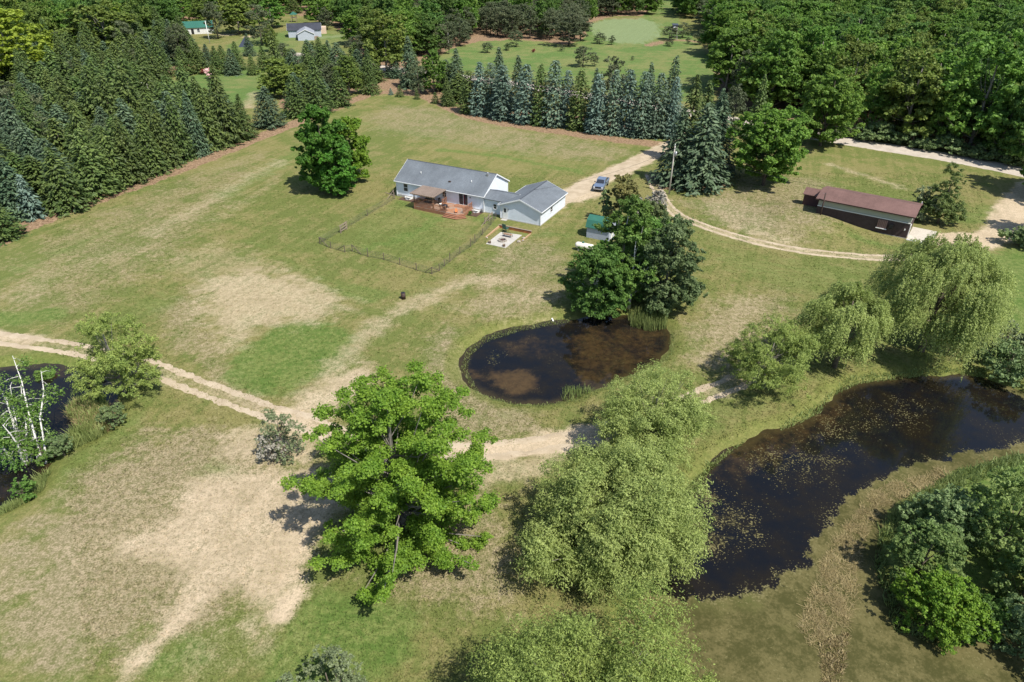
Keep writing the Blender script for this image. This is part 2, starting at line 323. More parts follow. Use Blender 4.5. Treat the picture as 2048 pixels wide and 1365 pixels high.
A1 = np.zeros((len(GP), 4), np.float32); A2 = np.zeros((len(GP), 4), np.float32)
A1[near] = np.stack([CH['sand'], CH['green'], CH['litter'], CH['dry']], 1); A2[near, 0] = CH['meadow']; A2[near, 1] = CH['rim']; A2[near, 3] = 1
A1[~near, 2] = 1.
ny, nx = GX.shape; I = np.arange(nx * ny).reshape(ny, nx)
Fq = np.stack([I[:-1, :-1].ravel(), I[:-1, 1:].ravel(), I[1:, 1:].ravel(), I[1:, :-1].ravel()], 1)
MOW = math.atan2(*(at(500, 280) - at(120, 425))[::-1])
def ground_mat():
    t = NT('lawn'); P = t.pos(); a1 = t.attr('soil'); a2 = t.attr('grass')
    s1 = t.new('ShaderNodeSeparateColor'); t.l(a1.outputs['Color'], s1.inputs[0]); s2 = t.new('ShaderNodeSeparateColor'); t.l(a2.outputs['Color'], s2.inputs[0])
    sand, green, litter, dry = s1.outputs[0], s1.outputs[1], s1.outputs[2], a1.outputs['Alpha']; meadow, rimf = s2.outputs[0], s2.outputs[1]
    n0 = t.noise(P, .045, 4); n1 = t.noise(P, .28, 7, .62); n2 = t.noise(P, 1.7, 6, .65); n3 = t.noise(P, 6.5, 4, .6); n4 = t.noise(P, 22, 3, .6)
    st = t.noise(t.mapv(P, -MOW, (.05, .9, 1)), 1., 4, .6); st2 = t.noise(t.mapv(P, math.radians(27), (.06, 1.1, 1)), 1., 4, .6)
    d = lambda n, a: t.math('MULTIPLY', t.math('SUBTRACT', n, .5), a)
    add = lambda *x: __import__('functools').reduce(lambda p, q: t.math('ADD', p, q), x)
    br = add(d(n1, 1.0), d(n2, .9), d(n3, .7))
    lawn = t.mix(t.ss(add(n0, d(n1, .9), d(st, .4), d(n2, .5)), .36, .64), (.116, .138, .038), (.180, .166, .062))
    dryc = t.mix(t.ss(add(n2, d(n3, .8)), .35, .65), (.185, .165, .082), (.270, .222, .138))
    c = t.mix(t.ss(add(dry, .06, d(n1, 1.0), d(n2, 1.0), d(n3, .8), d(st, .4)), .1, .95), lawn, dryc)
    g = t.mix(t.ss(add(n2, d(n1, .6)), .35, .65), (.074, .130, .026), (.130, .168, .046))
    c = t.mix(t.math('MULTIPLY', t.ss(add(green, d(n1, .8), d(st2, .6), d(n2, .5)), .18, .72), .85), c, g)
    med = t.mix(t.ss(add(n0, d(n1, .8)), .35, .68), (.092, .150, .040), (.160, .175, .062)); med = t.mix(t.ss(dry, .3, .7), med, (.17, .215, .10))
    c = t.mix(t.ss(add(meadow, d(n1, .3)), .3, .7), c, med)
    c = t.mix(t.math('MULTIPLY', t.ss(add(rimf, d(n1, .8), d(n2, .6)), .3, .9), .7), c, t.mix(n2, (.085, .12, .025), (.17, .165, .05)))
    lit = t.mix(t.ss(add(n2, d(n3, .6)), .3, .7), (.15, .095, .055), (.30, .205, .13))
    c = t.mix(t.ss(add(litter, d(n2, .5), d(n1, .3)), .3, .7), c, lit)
    sc_ = t.mix(t.ss(add(n1, d(n3, .6)), .3, .7), (.48, .385, .27), (.385, .305, .205))
    sf = t.ss(add(sand, d(n1, .5), d(n2, .6), d(n3, .8), d(n4, .5), d(st, .3)), .12, .98)
    c = t.mix(sf, c, sc_)
    tuft = t.math('MULTIPLY', t.ss(add(n3, d(n4, .5), d(n1, .5)), .60, .68), t.math('MULTIPLY', t.ss(sand, .1, .4), t.math('SUBTRACT', 1., t.ss(sand, .75, .98))))
    c = t.mix(t.math('MULTIPLY', tuft, .75), c, (.13, .135, .045))
    n5 = t.noise(P, 3.3, 3, .7); c = t.mix(t.math('MULTIPLY', t.ss(add(n5, d(n4, .4)), .52, .68), .38), c, (.085, .088, .030)); c = t.scale(c, add(.93, t.mr(n3, .3, .7, -.26, .26), t.mr(n4, .3, .7, -.2, .2), t.mr(n2, .3, .7, -.12, .12), t.mr(st, .3, .7, -.06, .06), .14))
    wet = t.ss(t.new('ShaderNodeSeparateXYZ').outputs[0], 0, 1)
    t.bump(add(d(n4, 1.), d(n3, 1.)), .5, .12)
    return t.fin(c, .95, .1)
M_GROUND = ground_mat()
gm = fast_mesh('ground', np.column_stack([GP, GZ]), Fq, M_GROUND, True)
for nm, arr in (('soil', A1), ('grass', A2)):
    a = gm.attributes.new(nm, 'FLOAT_COLOR', 'POINT'); a.data.foreach_set('color', arr.ravel())
tag(link('ground', gm), kind='structure')

# grass tufts: short blades that carry the colour of the turf they grow in
def tufts(n, y0, y1, hh, w, seed):
    r = R0(seed); y = r.uniform(y0, y1, n); x = r.uniform(-1, 1, n) * (y * .62 + 12); P = np.stack([x, y], 1)
    i = np.clip(np.searchsorted(xs, x), 0, nx - 1); j = np.clip(np.searchsorted(ys, y), 0, ny - 1); k = j * nx + i; s = A1[k, 0]
    hq = P - np.array([-21.2, 121.6]); ha = hq @ np.array([.8886, -.4586]); hb = hq @ np.array([.4586, .8886]); bq = P - np.array([51.55, 109.9]); ba = bq @ np.array([.819, -.574]); bb_ = bq @ np.array([.574, .819])
    built = ((ha > 5) & (ha < 30) & (hb > -6) & (hb < 10)) | ((ha > 24.8) & (ha < 29) & (hb > -12) & (hb < -5.6)) | ((ba > -1) & (ba < 18.4) & (bb_ > -.8) & (bb_ < 7.4))
    keep = ~built & (bankd(P) < -.9) & (r.uniform(0, 1, n) > s * 1.05) & (vnoise(P, 3, seed) + r.uniform(-1, 1, n) > -.5); P, k = P[keep], k[keep]; n = len(P); z = terr(P)
    h = r.uniform(*hh, n); a = r.uniform(0, 6.28, n); wv = np.stack([np.cos(a), np.sin(a), 0 * a], 1) * (w * r.uniform(.6, 1.5, n))[:, None]; b = np.column_stack([P, z - .02]); tp = b + np.column_stack([r.normal(0, .9, (n, 2)) * h[:, None], h])
    V = np.stack([b - wv, b + wv, tp + wv * .5, tp - wv * .5], 1).reshape(-1, 3); me = fast_mesh('grass_tufts', V, np.arange(4 * n).reshape(-1, 4), M_GROUND)
    for nm, arr in (('soil', A1), ('grass', A2)):
        at_ = me.attributes.new(nm, 'FLOAT_COLOR', 'POINT'); at_.data.foreach_set('color', np.repeat(arr[k], 4, 0).ravel())
    return tag(link('grass_tufts', me), 'short uneven tufts of lawn grass across the %s ground' % ('near' if y0 < 30 else 'middle'), 'grass', None, 'stuff')
R0 = lambda k: np.random.default_rng(k)
tufts(150000, 24, 62, (.05, .14), .05, 901); tufts(150000, 62, 135, (.05, .12), .07, 902)

# ---------------------------------------------------------------- roads and wheel tracks: thin ragged sheets draped on the ground
def sandmat(name, c1, c2, sparse=False):
    t = NT(name); P = t.pos(); n = t.noise(P, .5, 6, .6); n3 = t.noise(P, 7, 4, .6); n4 = t.noise(P, 28, 2)
    c = t.mix(t.ss(n, .35, .65), c1, c2); c = t.scale(c, t.math('ADD', t.mr(n3, .3, .7, .9, 1.08), t.mr(n4, .3, .7, -.07, .07)))
    t.bump(n3, .4, .06); return t.fin(c, .95, .1)
M_SAND = sandmat('track_sand', (.45, .37, .265), (.36, .29, .20)); M_GRAV = sandmat('gravel', (.47, .415, .345), (.39, .34, .28))
def ribbon(name, px, offs, mat, seed, dz=.035, rag=.3):
    P = smooth([at(u, v) for u, v in px], 4, False)
    L = np.concatenate([[0], np.cumsum(np.linalg.norm(np.diff(P, axis=0), axis=1))]); n = int(L[-1] / .35); s = np.linspace(0, L[-1], n)
    C = np.stack([np.interp(s, L, P[:, 0]), np.interp(s, L, P[:, 1])], 1); T = np.gradient(C, axis=0); T /= np.linalg.norm(T, axis=1)[:, None]; N = np.stack([-T[:, 1], T[:, 0]], 1)
    vs = []; fs = []; r = np.random.default_rng(seed)
    for (o, w) in offs:
        e = [vnoise(C * 1, 1.9, seed + 1) * rag + vnoise(C, 7, seed + 2) * rag + r.uniform(-.17, .17, n) for _ in (0,)][0]; e2 = vnoise(C, 2.1, seed + 5) * rag + vnoise(C, 8, seed + 6) * rag + r.uniform(-.17, .17, n); seed += 9
        k = np.maximum(w + (e + e2) / 2, .05); rows = [C + N * (o + (f - .5) * k + (e - e2) / 2 * .5)[:, None] for f in (0, .25, .5, .75, 1)] if False else [C + N * ((o + (f - .5) * k + (e - e2) * .25))[:, None] for f in (0, .25, .5, .75, 1)]
        b = len(vs)
        for j, R in enumerate(rows): vs += list(np.column_stack([R, terr(R) + (dz if 0 < j < 4 else .002)]))
        fs += [(b + j * n + i, b + j * n + i + 1, b + (j + 1) * n + i + 1, b + (j + 1) * n + i) for j in range(4) for i in range(n - 1)]
    return tag(link(name, fast_mesh(name, vs, fs, mat, True)), kind='structure')
ribbon('dirt_track', TRACK['west'], [(-.95, .82), (.95, .82)], M_SAND, 21, .035, .32)
ribbon('dirt_track', TRACK['east'], [(-.8, .62), (.8, .62)], M_SAND, 61, .035, .18)
ribbon('driveway', TRACK['drive'], [(0, 4.4)], M_SAND, 101, .04, .45)
ribbon('gravel_road', TRACK['road'], [(0, 7.0)], M_GRAV, 141, .05, .3)
0 and ribbon('dirt_track', [(506, 212), (515, 180), (540, 125), (520, 90), (480, 78), (400, 74)], [(0, 2.6)], M_GRAV, 181, .04, .3)

# ---------------------------------------------------------------- ponds
def pond(name, poly, seed, step=.45, lim=None, marks=()):
    mn, mx = poly.min(0) - 1.5, poly.max(0) + 1.5
    if lim is not None: mn = np.maximum(mn, lim[0]); mx = np.minimum(mx, lim[1])
    X, Y = np.meshgrid(np.arange(mn[0], mx[0], step), np.arange(mn[1], mx[1], step)); P = np.stack([X.ravel(), Y.ravel()], 1)
    d = sdist(P, poly); keep = (d > -1.6).reshape(X.shape); c = keep[:-1, :-1] & keep[:-1, 1:] & keep[1:, 1:] & keep[1:, :-1]
    I = np.arange(len(P)).reshape(X.shape); f = np.stack([I[:-1, :-1][c], I[:-1, 1:][c], I[1:, 1:][c], I[1:, :-1][c]], 1)
    A = np.zeros((len(P), 4), np.float32); w0 = vnoise(P, 6, seed) * .6 + vnoise(P, 1.8, seed + 1) * .4
    A[:, 3] = 1; A[:, 2] = np.clip(1 - (bankd(P)) / 2.2, 0, 1)
    for ch, px, val, soft in marks:
        w = ssn((sdist(P, wpoly(px, WL, 1)) + w0 * soft * .6) / soft + .5); A[:, ch] = np.maximum(A[:, ch], w * val) if val > 0 else A[:, ch] * (1 + w * val)
    u = np.unique(f); mp = np.zeros(len(P), int); mp[u] = np.arange(len(u))
    me = fast_mesh(name, np.column_stack([P[u], np.full(len(u), WL)]), mp[f], M_WATER, True)
    a = me.attributes.new('weed', 'FLOAT_COLOR', 'POINT'); a.data.foreach_set('color', A[u].ravel())
    return tag(link('pond_water', me), kind='structure')
def water_mat():
    t = NT('pond_water'); P = t.pos(); a = t.attr('weed'); s = t.new('ShaderNodeSeparateColor'); t.l(a.outputs['Color'], s.inputs[0]); scum, brown, shore = s.outputs
    n1 = t.noise(P, .35, 6, .6); n2 = t.noise(P, 1.6, 6, .65); n3 = t.noise(P, 5, 4, .6); n4 = t.noise(P, 16, 3, .6)
    d = lambda n, k: t.math('MULTIPLY', t.math('SUBTRACT', n, .5), k)
    add = lambda *x: __import__('functools').reduce(lambda p, q: t.math('ADD', p, q), x)
    bed = t.mix(t.ss(add(brown, d(n1, .9), d(n2, .9), d(n3, .4)), .15, 1.3), t.mix(t.ss(n1, .35, .65), (.006, .0065, .008), (.012, .0095, .006)), t.mix(n2, (.048, .029, .011), (.088, .056, .023)))
    bed = t.mix(t.math('MULTIPLY', t.ss(add(shore, d(n2, .5)), .45, 1.), .7), bed, (.050, .038, .015))
    weedc = t.mix(t.ss(add(n1, d(n2, .7), d(n3, .6), d(n4, .4)), .32, .68), (.056, .055, .018), (.118, .104, .042))
    weedc = t.mix(t.ss(t.noise(P, .09, 5, .65), .54, .72), weedc, (.080, .086, .026))
    sf = t.ss(add(scum, d(n1, .35), d(n2, .35), d(n3, .45)), .40, .60)
    speck = t.math('MULTIPLY', t.ss(add(t.noise(P, 6, 2, .5), d(n1, .5), t.math('MULTIPLY', t.math('MULTIPLY', scum, t.math('SUBTRACT', 1.05, scum)), .38)), .70, .725), 1.)
    c = t.mix(sf, bed, weedc); c = t.mix(t.math('MULTIPLY', speck, t.mr(scum, 0, .3, .25, .9)), c, (.15, .135, .06))
    f = t.math('MAXIMUM', sf, t.math('MULTIPLY', speck, t.mr(scum, 0, .3, .2, .8)))
    t.bump(n2, .05, .05); t.b.inputs['IOR'].default_value = 1.33
    t.fin(c, t.mr(f, 0, 1, .035, .75), .5); t.l(t.mr(f, 0, 1, .55, .15), t.b.inputs['Specular IOR Level']); return t.m
M_WATER = water_mat()
pond('pond', POND_C, 31, .4, None, [(1, [(1130, 660), (1330, 650), (1335, 700), (1270, 745), (1140, 790), (1140, 720)], .62, 3), (1, [(960, 745), (1050, 735), (1085, 765), (1060, 795), (1000, 780)], .95, 2.2), (1, [(930, 735), (960, 740), (980, 765), (940, 760)], .7, 1.5), (1, [(1000, 680), (1110, 665), (1100, 720), (1010, 710)], .45, 3), (0, [(970, 705), (1000, 698), (1010, 722), (985, 730)], .48, 1.5)])
pond('pond', POND_L, 41, .4, None, [(1, [(70, 735), (160, 735), (150, 760), (80, 755)], .6, 2), (1, [(0, 960), (60, 950), (70, 990), (0, 1010)], .35, 2)])
pond('pond', POND_R, 51, .42, (np.array([5, 15]), np.array([85, 75])), [
    (0, [(1200, 1215), (1290, 1205), (1400, 1195), (1550, 1190), (1580, 1140), (1620, 1120), (1640, 1060), (1700, 1000), (1750, 960), (1850, 920), (2100, 880), (2600, 900), (2600, 1700), (1200, 1700)], 1., 2.2),
    (0, [(1960, 752), (2040, 790), (2100, 830), (2200, 850), (2100, 740)], .9, 1.5),
    (0, [(1370, 960), (1500, 990), (1540, 1100), (1420, 1130), (1360, 1060)], .42, 3), (0, [(1480, 900), (1620, 890), (1640, 950), (1500, 960)], .40, 3), (0, [(1500, 1000), (1700, 900), (1900, 800), (1760, 800), (1560, 880)], .28, 6),
    (1, [(1430, 905), (1500, 870), (1600, 850), (1660, 810), (1700, 800), (1640, 880), (1560, 930), (1450, 960)], .6, 4), (1, [(1350, 1040), (1400, 1020), (1410, 1090), (1350, 1090)], .7, 2)])
# ---------------------------------------------------------------- vegetation materials
G = lambda r, g, b: (r, g, b)
M_SPRUCE = foliage('spruce_needles', (.036, .064, .017), (.088, .120, .032), .15)
M_BLUE = foliage('blue_spruce_needles', (.054, .092, .066), (.120, .168, .128), .1)
M_TEAL = foliage('teal_spruce_needles', (.034, .062, .034), (.078, .112, .058), .1)
M_PINE = foliage('pine_needles', (.045, .065, .030), (.105, .120, .060), .12)
M_MID = foliage('broad_leaves', (.056, .120, .020), (.128, .205, .038), .38)
M_DARK = foliage('dark_broad_leaves', (.044, .098, .022), (.098, .160, .036), .38)
M_LIME = foliage('lime_leaves', (.110, .170, .018), (.190, .240, .030), .35)
M_OLIVE = foliage('olive_leaves', (.075, .120, .022), (.140, .180, .040), .3)
M_MAPLE = foliage('maple_leaves', (.040, .110, .015), (.082, .175, .025), .35)
M_MAPLE2 = foliage('yellow_maple_leaves', (.085, .160, .014), (.150, .215, .024), .35)
M_OAK = foliage('bright_leaves', (.068, .140, .014), (.150, .225, .028), .35, None, .0)
M_WILLOW = foliage('willow_leaves', (.122, .162, .042), (.245, .285, .092), .3, None, .05)
M_WILLOWY = foliage('yellow_willow_leaves', (.112, .160, .036), (.225, .268, .072), .3, None, .05)
M_BIRCHL = foliage('birch_leaves', (.050, .108, .020), (.110, .180, .040), .35)
M_BUSH = foliage('bush_leaves', (.075, .120, .042), (.165, .212, .092), .35)
M_GREY = foliage('grey_twigs', (.16, .15, .12), (.26, .25, .21), .1)
M_SAGE = foliage('sage_leaves', (.085, .110, .050), (.16, .19, .10), .25)
M_PINK = foliage('blossom', (.42, .29, .28), (.58, .46, .43), .3); M_RED = foliage('red_leaves', (.12, .035, .025), (.19, .05, .035), .3)
M_REED = foliage('reed_blades', (.10, .14, .04), (.19, .22, .08), .3); M_DEADREED = foliage('dead_reed_blades', (.16, .125, .06), (.27, .215, .11), .2)
M_BARK = plain('bark', (.13, .105, .08), .9, .25, 3); M_BARKG = plain('grey_bark', (.21, .19, .165), .9, .25, 3)
def birchbark():
    t = NT('birch_bark'); n = t.noise(t.mapv(t.obj(), 0, (3, 3, 9)), 1., 4); return t.fin(t.mix(t.ss(n, .58, .66), (.60, .58, .54), (.08, .07, .06)), .7, .2)
M_BIRCH = birchbark()

# ---------------------------------------------------------------- leaf cloud builder
def norm(a): return a / np.maximum(np.linalg.norm(a, axis=1, keepdims=True), 1e-9)
def leaves(C, N, size, aspect=1., long=None, r=rng):
    """rhombic leaf clumps at C with normals N; long = preferred long axis"""
    n = len(C); N = norm(N); L = r.normal(size=(n, 3)) if long is None else long + r.normal(size=(n, 3)) * .18
    L = norm(L - (L * N).sum(1)[:, None] * N); W = np.cross(N, L); s = (size * r.uniform(.65, 1.35, n))[:, None]
    bend = N * s * r.uniform(-.25, .25, (n, 1))
    V = np.stack([C - L * s * .5, C + W * s * .5 * aspect + bend, C + L * s * .5, C - W * s * .5 * aspect + bend], 1).reshape(-1, 3)
    return V
def quads(n): return np.arange(4 * n, dtype=np.int32).reshape(-1, 4)
def dirs(n, r, lo=-.35):
    z = r.uniform(lo, 1, n); a = r.uniform(0, 2 * math.pi, n); q = np.sqrt(1 - z * z); return np.stack([q * np.cos(a), q * np.sin(a), z], 1)
def crown_blobs(r, n, R, h0, h1, shape='round', rb=(.2, .3)):
    """blob centres spread through the crown envelope; returns centres, radii"""
    out = []
    while len(out) < n:
        t = r.uniform(0, 1)
        if shape == 'round': e = math.sqrt(max(1 - ((t - .45) / .56) ** 2, .03))
        elif shape == 'cone': e = (1 - t) ** .8 * .95 + .08
        elif shape == 'oval': e = math.sqrt(max(1 - ((t - .42) / .6) ** 2, .03)) * (1 - .25 * t)
        elif shape == 'wide': e = math.sqrt(max(1 - ((t - .35) / .66) ** 2, .03))
        if r.uniform() > e ** 1.2: continue
        q = math.sqrt(r.uniform(.12, 1)); a = r.uniform(0, 6.283); b = R * r.uniform(*rb)
        out.append((q * e * (R - b * .6) * math.cos(a), q * e * (R - b * .6) * math.sin(a), h0 + b * .5 + t * (h1 - h0 - b), b))
    o = np.array(out); ang = np.arctan2(o[:, 1], o[:, 0]); k = 1 + .16 * np.sin(ang * 2 + r.uniform(0, 6)) + .1 * np.sin(ang * 5 + r.uniform(0, 6)); o[:, :2] *= k[:, None]
    return o[:, :3], o[:, 3]
def broad(r, R, h, h0, nb, nl, size, shape='round', rb=(.2, .3), flat=.75, aspect=.8, lo=-.45, jit=.28, droop=False):
    C, B = crown_blobs(r, nb, R, h0, h, shape, rb); w = B ** 2; ns = max(nb * 9, nl // 55); kb = r.choice(nb, ns, p=w / w.sum()); SD = dirs(ns, r, lo); SC = C[kb] + SD * (B[kb] * r.uniform(.55, 1.12, ns))[:, None] * np.array([1.12, 1.12, flat]); SR = B[kb] * r.uniform(.16, .42, ns)
    q = r.choice(ns, nl, p=SR ** 1.7 / (SR ** 1.7).sum()); k = kb[q]; D2 = norm(r.normal(size=(nl, 3))); P = SC[q] + D2 * (SR[q] * r.uniform(.3, 1.25, nl))[:, None] * np.array([1, 1, .7]); D = norm(SD[q] * .6 + D2 * .6 + np.array([0, 0, .15]))
    # finer sub clumping
    P += np.stack([np.sin(P[:, 1] * 5.1 + P[:, 2] * 3), np.sin(P[:, 2] * 4.7 + P[:, 0] * 3), np.sin(P[:, 0] * 5.3 + P[:, 1] * 3)], 1) * B[k][:, None] * .1
    P[:, 2] = np.maximum(P[:, 2], .3)
    N = D * .55 + np.array([0, 0, .35]) + r.normal(size=(nl, 3)) * .45
    return leaves(P, N, size, aspect, (D * .5 + np.array([0, 0, -.8]) + r.normal(size=(nl, 3)) * .4) if droop else None, r=r), C
def limbs(r, C, h0, tr, lean=(0, 0), n=None, thin=.03, top=None):
    m = MB(); top = top or C[:, 2].max() * .85; tp = lambda z: np.array([lean[0] * z, lean[1] * z, z])
    zs = np.linspace(0, top, 7); wv = r.uniform(-.12, .12, (7, 2)) * tr * 4; wv[0] = 0
    m.tube([(lean[0] * z + wv[i, 0], lean[1] * z + wv[i, 1], z - (.3 if i == 0 else 0)) for i, z in enumerate(zs)], [tr * 1.25] + [tr * (1 - .85 * z / top) + .02 for z in zs[1:]], 8)
    idx = np.arange(len(C)) if n is None else r.choice(len(C), min(n, len(C)), replace=False)
    for i in idx:
        c = C[i]; z0 = max(h0 * .6, min(c[2] * .75, top * .9) * r.uniform(.55, .95)); a = tp(z0); mid = (a + c) / 2 + np.array([0, 0, -.08 * np.linalg.norm(c - a)]) + r.normal(0, .12, 3)
        k = max(tr * .35 * (1 - z0 / (top * 1.2)), thin * 1.4); m.tube([a, mid, c], [k, k * .7, thin * .5], 5, False)
    return m
def conifer(r, h, R, nw, nb, nsp, size, base=.03, droop=.35, power=.85):
    Ps = []; Ls = []; Ns = []
    for i in range(nw):
        t = (i + r.uniform(-.3, .3)) / nw; t = min(max(t, 0), .995); z = h * (base + (1 - base) * t); rad = R * ((1 - t) ** power + .03) * r.uniform(.84, 1.12)
        k = max(4, int(nb * (.5 + .5 * (1 - t)))); a0 = r.uniform(0, 6.28)
        for j in range(k):
            a = a0 + j * 6.283 / k + r.uniform(-.25, .25); L = rad * r.uniform(.78, 1.15); d = np.array([math.cos(a), math.sin(a), 0]); ns = max(3, int(nsp * (L / R) + 2))
            s = np.sqrt(np.linspace(.1, 1, ns)) + r.uniform(-.05, .05, ns); P = np.outer(s * L, d); P[:, 2] = z - droop * L * s + .28 * L * s ** 2.5 * .6
            side = np.array([-d[1], d[0], 0]); off = r.uniform(-1, 1, ns) * .28 * L * (1.1 - s * .75); P += np.outer(off, side) + r.normal(0, .05, (ns, 3)) * size
            Ps.append(P); ax = d[None] + np.outer(np.sign(off) * .55, side); ax[:, 2] = -droop * .7; Ls.append(ax)
            N = np.tile([0, 0, 1.], (ns, 1)) + d * .55 + r.normal(0, .35, (ns, 3)); Ns.append(N)
    P = np.vstack(Ps); return leaves(P, np.vstack(Ns), size, .42, np.vstack(Ls), r)
def willow(r, R, h, nb, ns, size, hang=3., per=20, shape='wide', h0=None):
    h0 = h0 or h * .3; C, B = crown_blobs(r, nb, R, h0, h, shape, (.11, .2)); w = B ** 2; k = r.choice(nb, ns, p=w / w.sum()); D = dirs(ns, r, -.1)
    S = C[k] + D * (B[k] * r.uniform(.7, 1.08, ns))[:, None]; rr = np.hypot(S[:, 0], S[:, 1]) / R
    Ln = hang * (.35 + .9 * rr) * r.uniform(.35, 1.2, ns); Ln = np.minimum(Ln, np.maximum(S[:, 2] - .25, .3))
    out = norm(np.column_stack([S[:, 0], S[:, 1], np.zeros(ns)]) + 1e-6); tw = r.normal(0, .16, (ns, 2)); u = np.tile(np.linspace(0, 1, per), (ns, 1)) + r.uniform(-.03, .03, (ns, per))
    P = S[:, None, :] + out[:, None, :] * (.28 * Ln[:, None] * np.sqrt(np.clip(u, 0, 1)))[:, :, None]; P[:, :, 2] += .12 * Ln[:, None] * np.sin(np.clip(u, 0, 1) * 2.4) - Ln[:, None] * u ** 1.5
    P[:, :, 0] += tw[:, :1] * u * Ln[:, None]; P[:, :, 1] += tw[:, 1:] * u * Ln[:, None]
    P = P.reshape(-1, 3) + r.normal(0, .07, (ns * per, 3)); P[:, 2] = np.maximum(P[:, 2], .1)
    L = np.repeat(out * .55, per, 0); L[:, 2] = -.7; N = np.repeat(out * .5, per, 0) + r.normal(0, .5, (ns * per, 3)) + np.array([0, 0, .65])
    L = L + r.normal(0, .45, L.shape)
    return leaves(P, N, size, .42, L, r), C
def leafmesh(name, V, mat): return fast_mesh(name, V, quads(len(V) // 4), mat)

# ---------------------------------------------------------------- prototypes for repeated trees (each is crown mesh + trunk mesh at true size)
PROTO = {}
def R_(k): return np.random.default_rng(k)
def proto(kind, crown_me, trunk_me, R, h): PROTO.setdefault(kind, []).append((crown_me, trunk_me, R, h))
def trunkmesh(h, r0, mat, top=.8):
    m = MB(); m.tube([(0, 0, -.3), (.02, 0, h * .3), (-.03, .03, h * top)], [r0, r0 * .75, r0 * .15], 7); o = m.build('trunk', mat); me = o.data; bpy.data.objects.remove(o); return me
for i in range(3):
    V = conifer(R_(100 + i), 14, 3.9, 40, 12, 7, .85, power=(.75, .85, .65)[i]); tm = trunkmesh(14, .22, M_BARK, .95)
    proto('spruce', leafmesh('crown', V, M_SPRUCE), tm, 3.9, 14); proto('teal', leafmesh('crown', V, M_TEAL), tm, 3.9, 14)
for i in range(3):
    V = conifer(R_(120 + i), 13, 2.75, 44, 12, 7, .66, power=(.5, .58, .45)[i], droop=.3); tm = trunkmesh(13, .2, M_BARK, .95)
    for kd, mt in (('blue', M_BLUE), ('rowgreen', M_SPRUCE), ('rowteal', foliage('grey_spruce_needles', (.05, .085, .055), (.11, .15, .10), .1))): proto(kd, leafmesh('crown', V, mt), tm, 2.75, 13)
def mkbroad(kind, seeds, mats, R, h, h0, nb, nl, size, shape, bark, rb=(.2, .32), nlimb=14, aspect=.8, flat=.75, tr=None):
    for s in seeds:
        V, C = broad(R_(s), R, h, h0, nb, nl, size, shape, rb, flat, aspect); o = limbs(R_(s + 1), C, h0, tr or h * .017, n=nlimb).build('trunk', bark); tm = o.data; bpy.data.objects.remove(o)
        for kd, mt in zip(kind, mats): proto(kd, leafmesh('crown', V, mt), tm, R, h)
mkbroad(('mid', 'dark', 'lime', 'olive'), (200, 202, 204, 206), (M_MID, M_DARK, M_LIME, M_OLIVE), 6.2, 17, 1.6, 100, 12000, .52, 'oval', M_BARKG, (.13, .22))
mkbroad(('pine',), (220, 222, 224), (M_PINE,), 4.2, 12, 1.2, 60, 7500, .5, 'round', M_BARK, (.14, .24), 8, .3)
mkbroad(('shrub', 'sageshrub', 'greyshrub', 'redshrub', 'pinkshrub'), (240, 242), (M_BUSH, M_SAGE, M_GREY, M_RED, M_PINK), 1.6, 2.4, .15, 16, 1600, .26, 'wide', M_BARK, (.25, .4), 6)
V = conifer(R_(260), 3, 1.05, 18, 10, 5, .34); tm = trunkmesh(3, .06, M_BARK, .95); proto('youngspruce', leafmesh('crown', V, M_SPRUCE), tm, 1.05, 3); proto('youngblue', leafmesh('crown', V, M_BLUE), tm, 1.05, 3)

NAMES = {'spruce': ('spruce_tree', 'spruce tree'), 'teal': ('spruce_tree', 'spruce tree'), 'blue': ('blue_spruce', 'spruce tree'), 'rowgreen': ('spruce_tree', 'spruce tree'), 'rowteal': ('spruce_tree', 'spruce tree'), 'mid': ('broadleaf_tree', 'tree'), 'dark': ('broadleaf_tree', 'tree'), 'lime': ('maple_tree', 'tree'), 'olive': ('broadleaf_tree', 'tree'),
         'pine': ('pine_tree', 'pine tree'), 'shrub': ('shrub', 'shrub'), 'sageshrub': ('shrub', 'shrub'), 'greyshrub': ('bare_shrub', 'shrub'), 'redshrub': ('red_shrub', 'shrub'), 'pinkshrub': ('blossom_tree', 'blossom tree'), 'youngspruce': ('young_spruce', 'young spruce'), 'youngblue': ('young_spruce', 'young spruce')}
TREES = []      # kind, x, y, height, width, label, group
def plant(kind, u, vb, vt, wpx, label, group=None, rz=None):
    g = gp(u, vb); h = max(height(g[1], vt) - g[2], .6); w = wpx * mpp(g[1], h / 2)
    TREES.append([kind, g[0], g[1], g[2], h, w, label, group, rz])
def place(t, variant=None):
    kind, x, y, z, h, w, label, group, rz = t; vs = PROTO[kind]; cm, tm, R, hh = vs[random.randrange(len(vs)) if variant is None else variant]
    nm, cat = NAMES[kind]; o = thing(nm, label, cat, (x, y, z), random.uniform(0, 6.28) if rz is None else rz, group); s = w / 2 / R; o.scale = (s * random.uniform(.95, 1.05), s * random.uniform(.95, 1.05), h / hh)
    link('trunk', tm, o); link('crown', cm, o); return o
def clone(o, loc, rz, scl, label, group=None):
    r = o.copy(); col.objects.link(r); r.location = loc; r.rotation_euler = (0, 0, rz); r.scale = scl; r['label'] = label
    if group: r['group'] = group
    for ch in list(o.children):
        c = ch.copy(); col.objects.link(c); c.parent = r
    return r
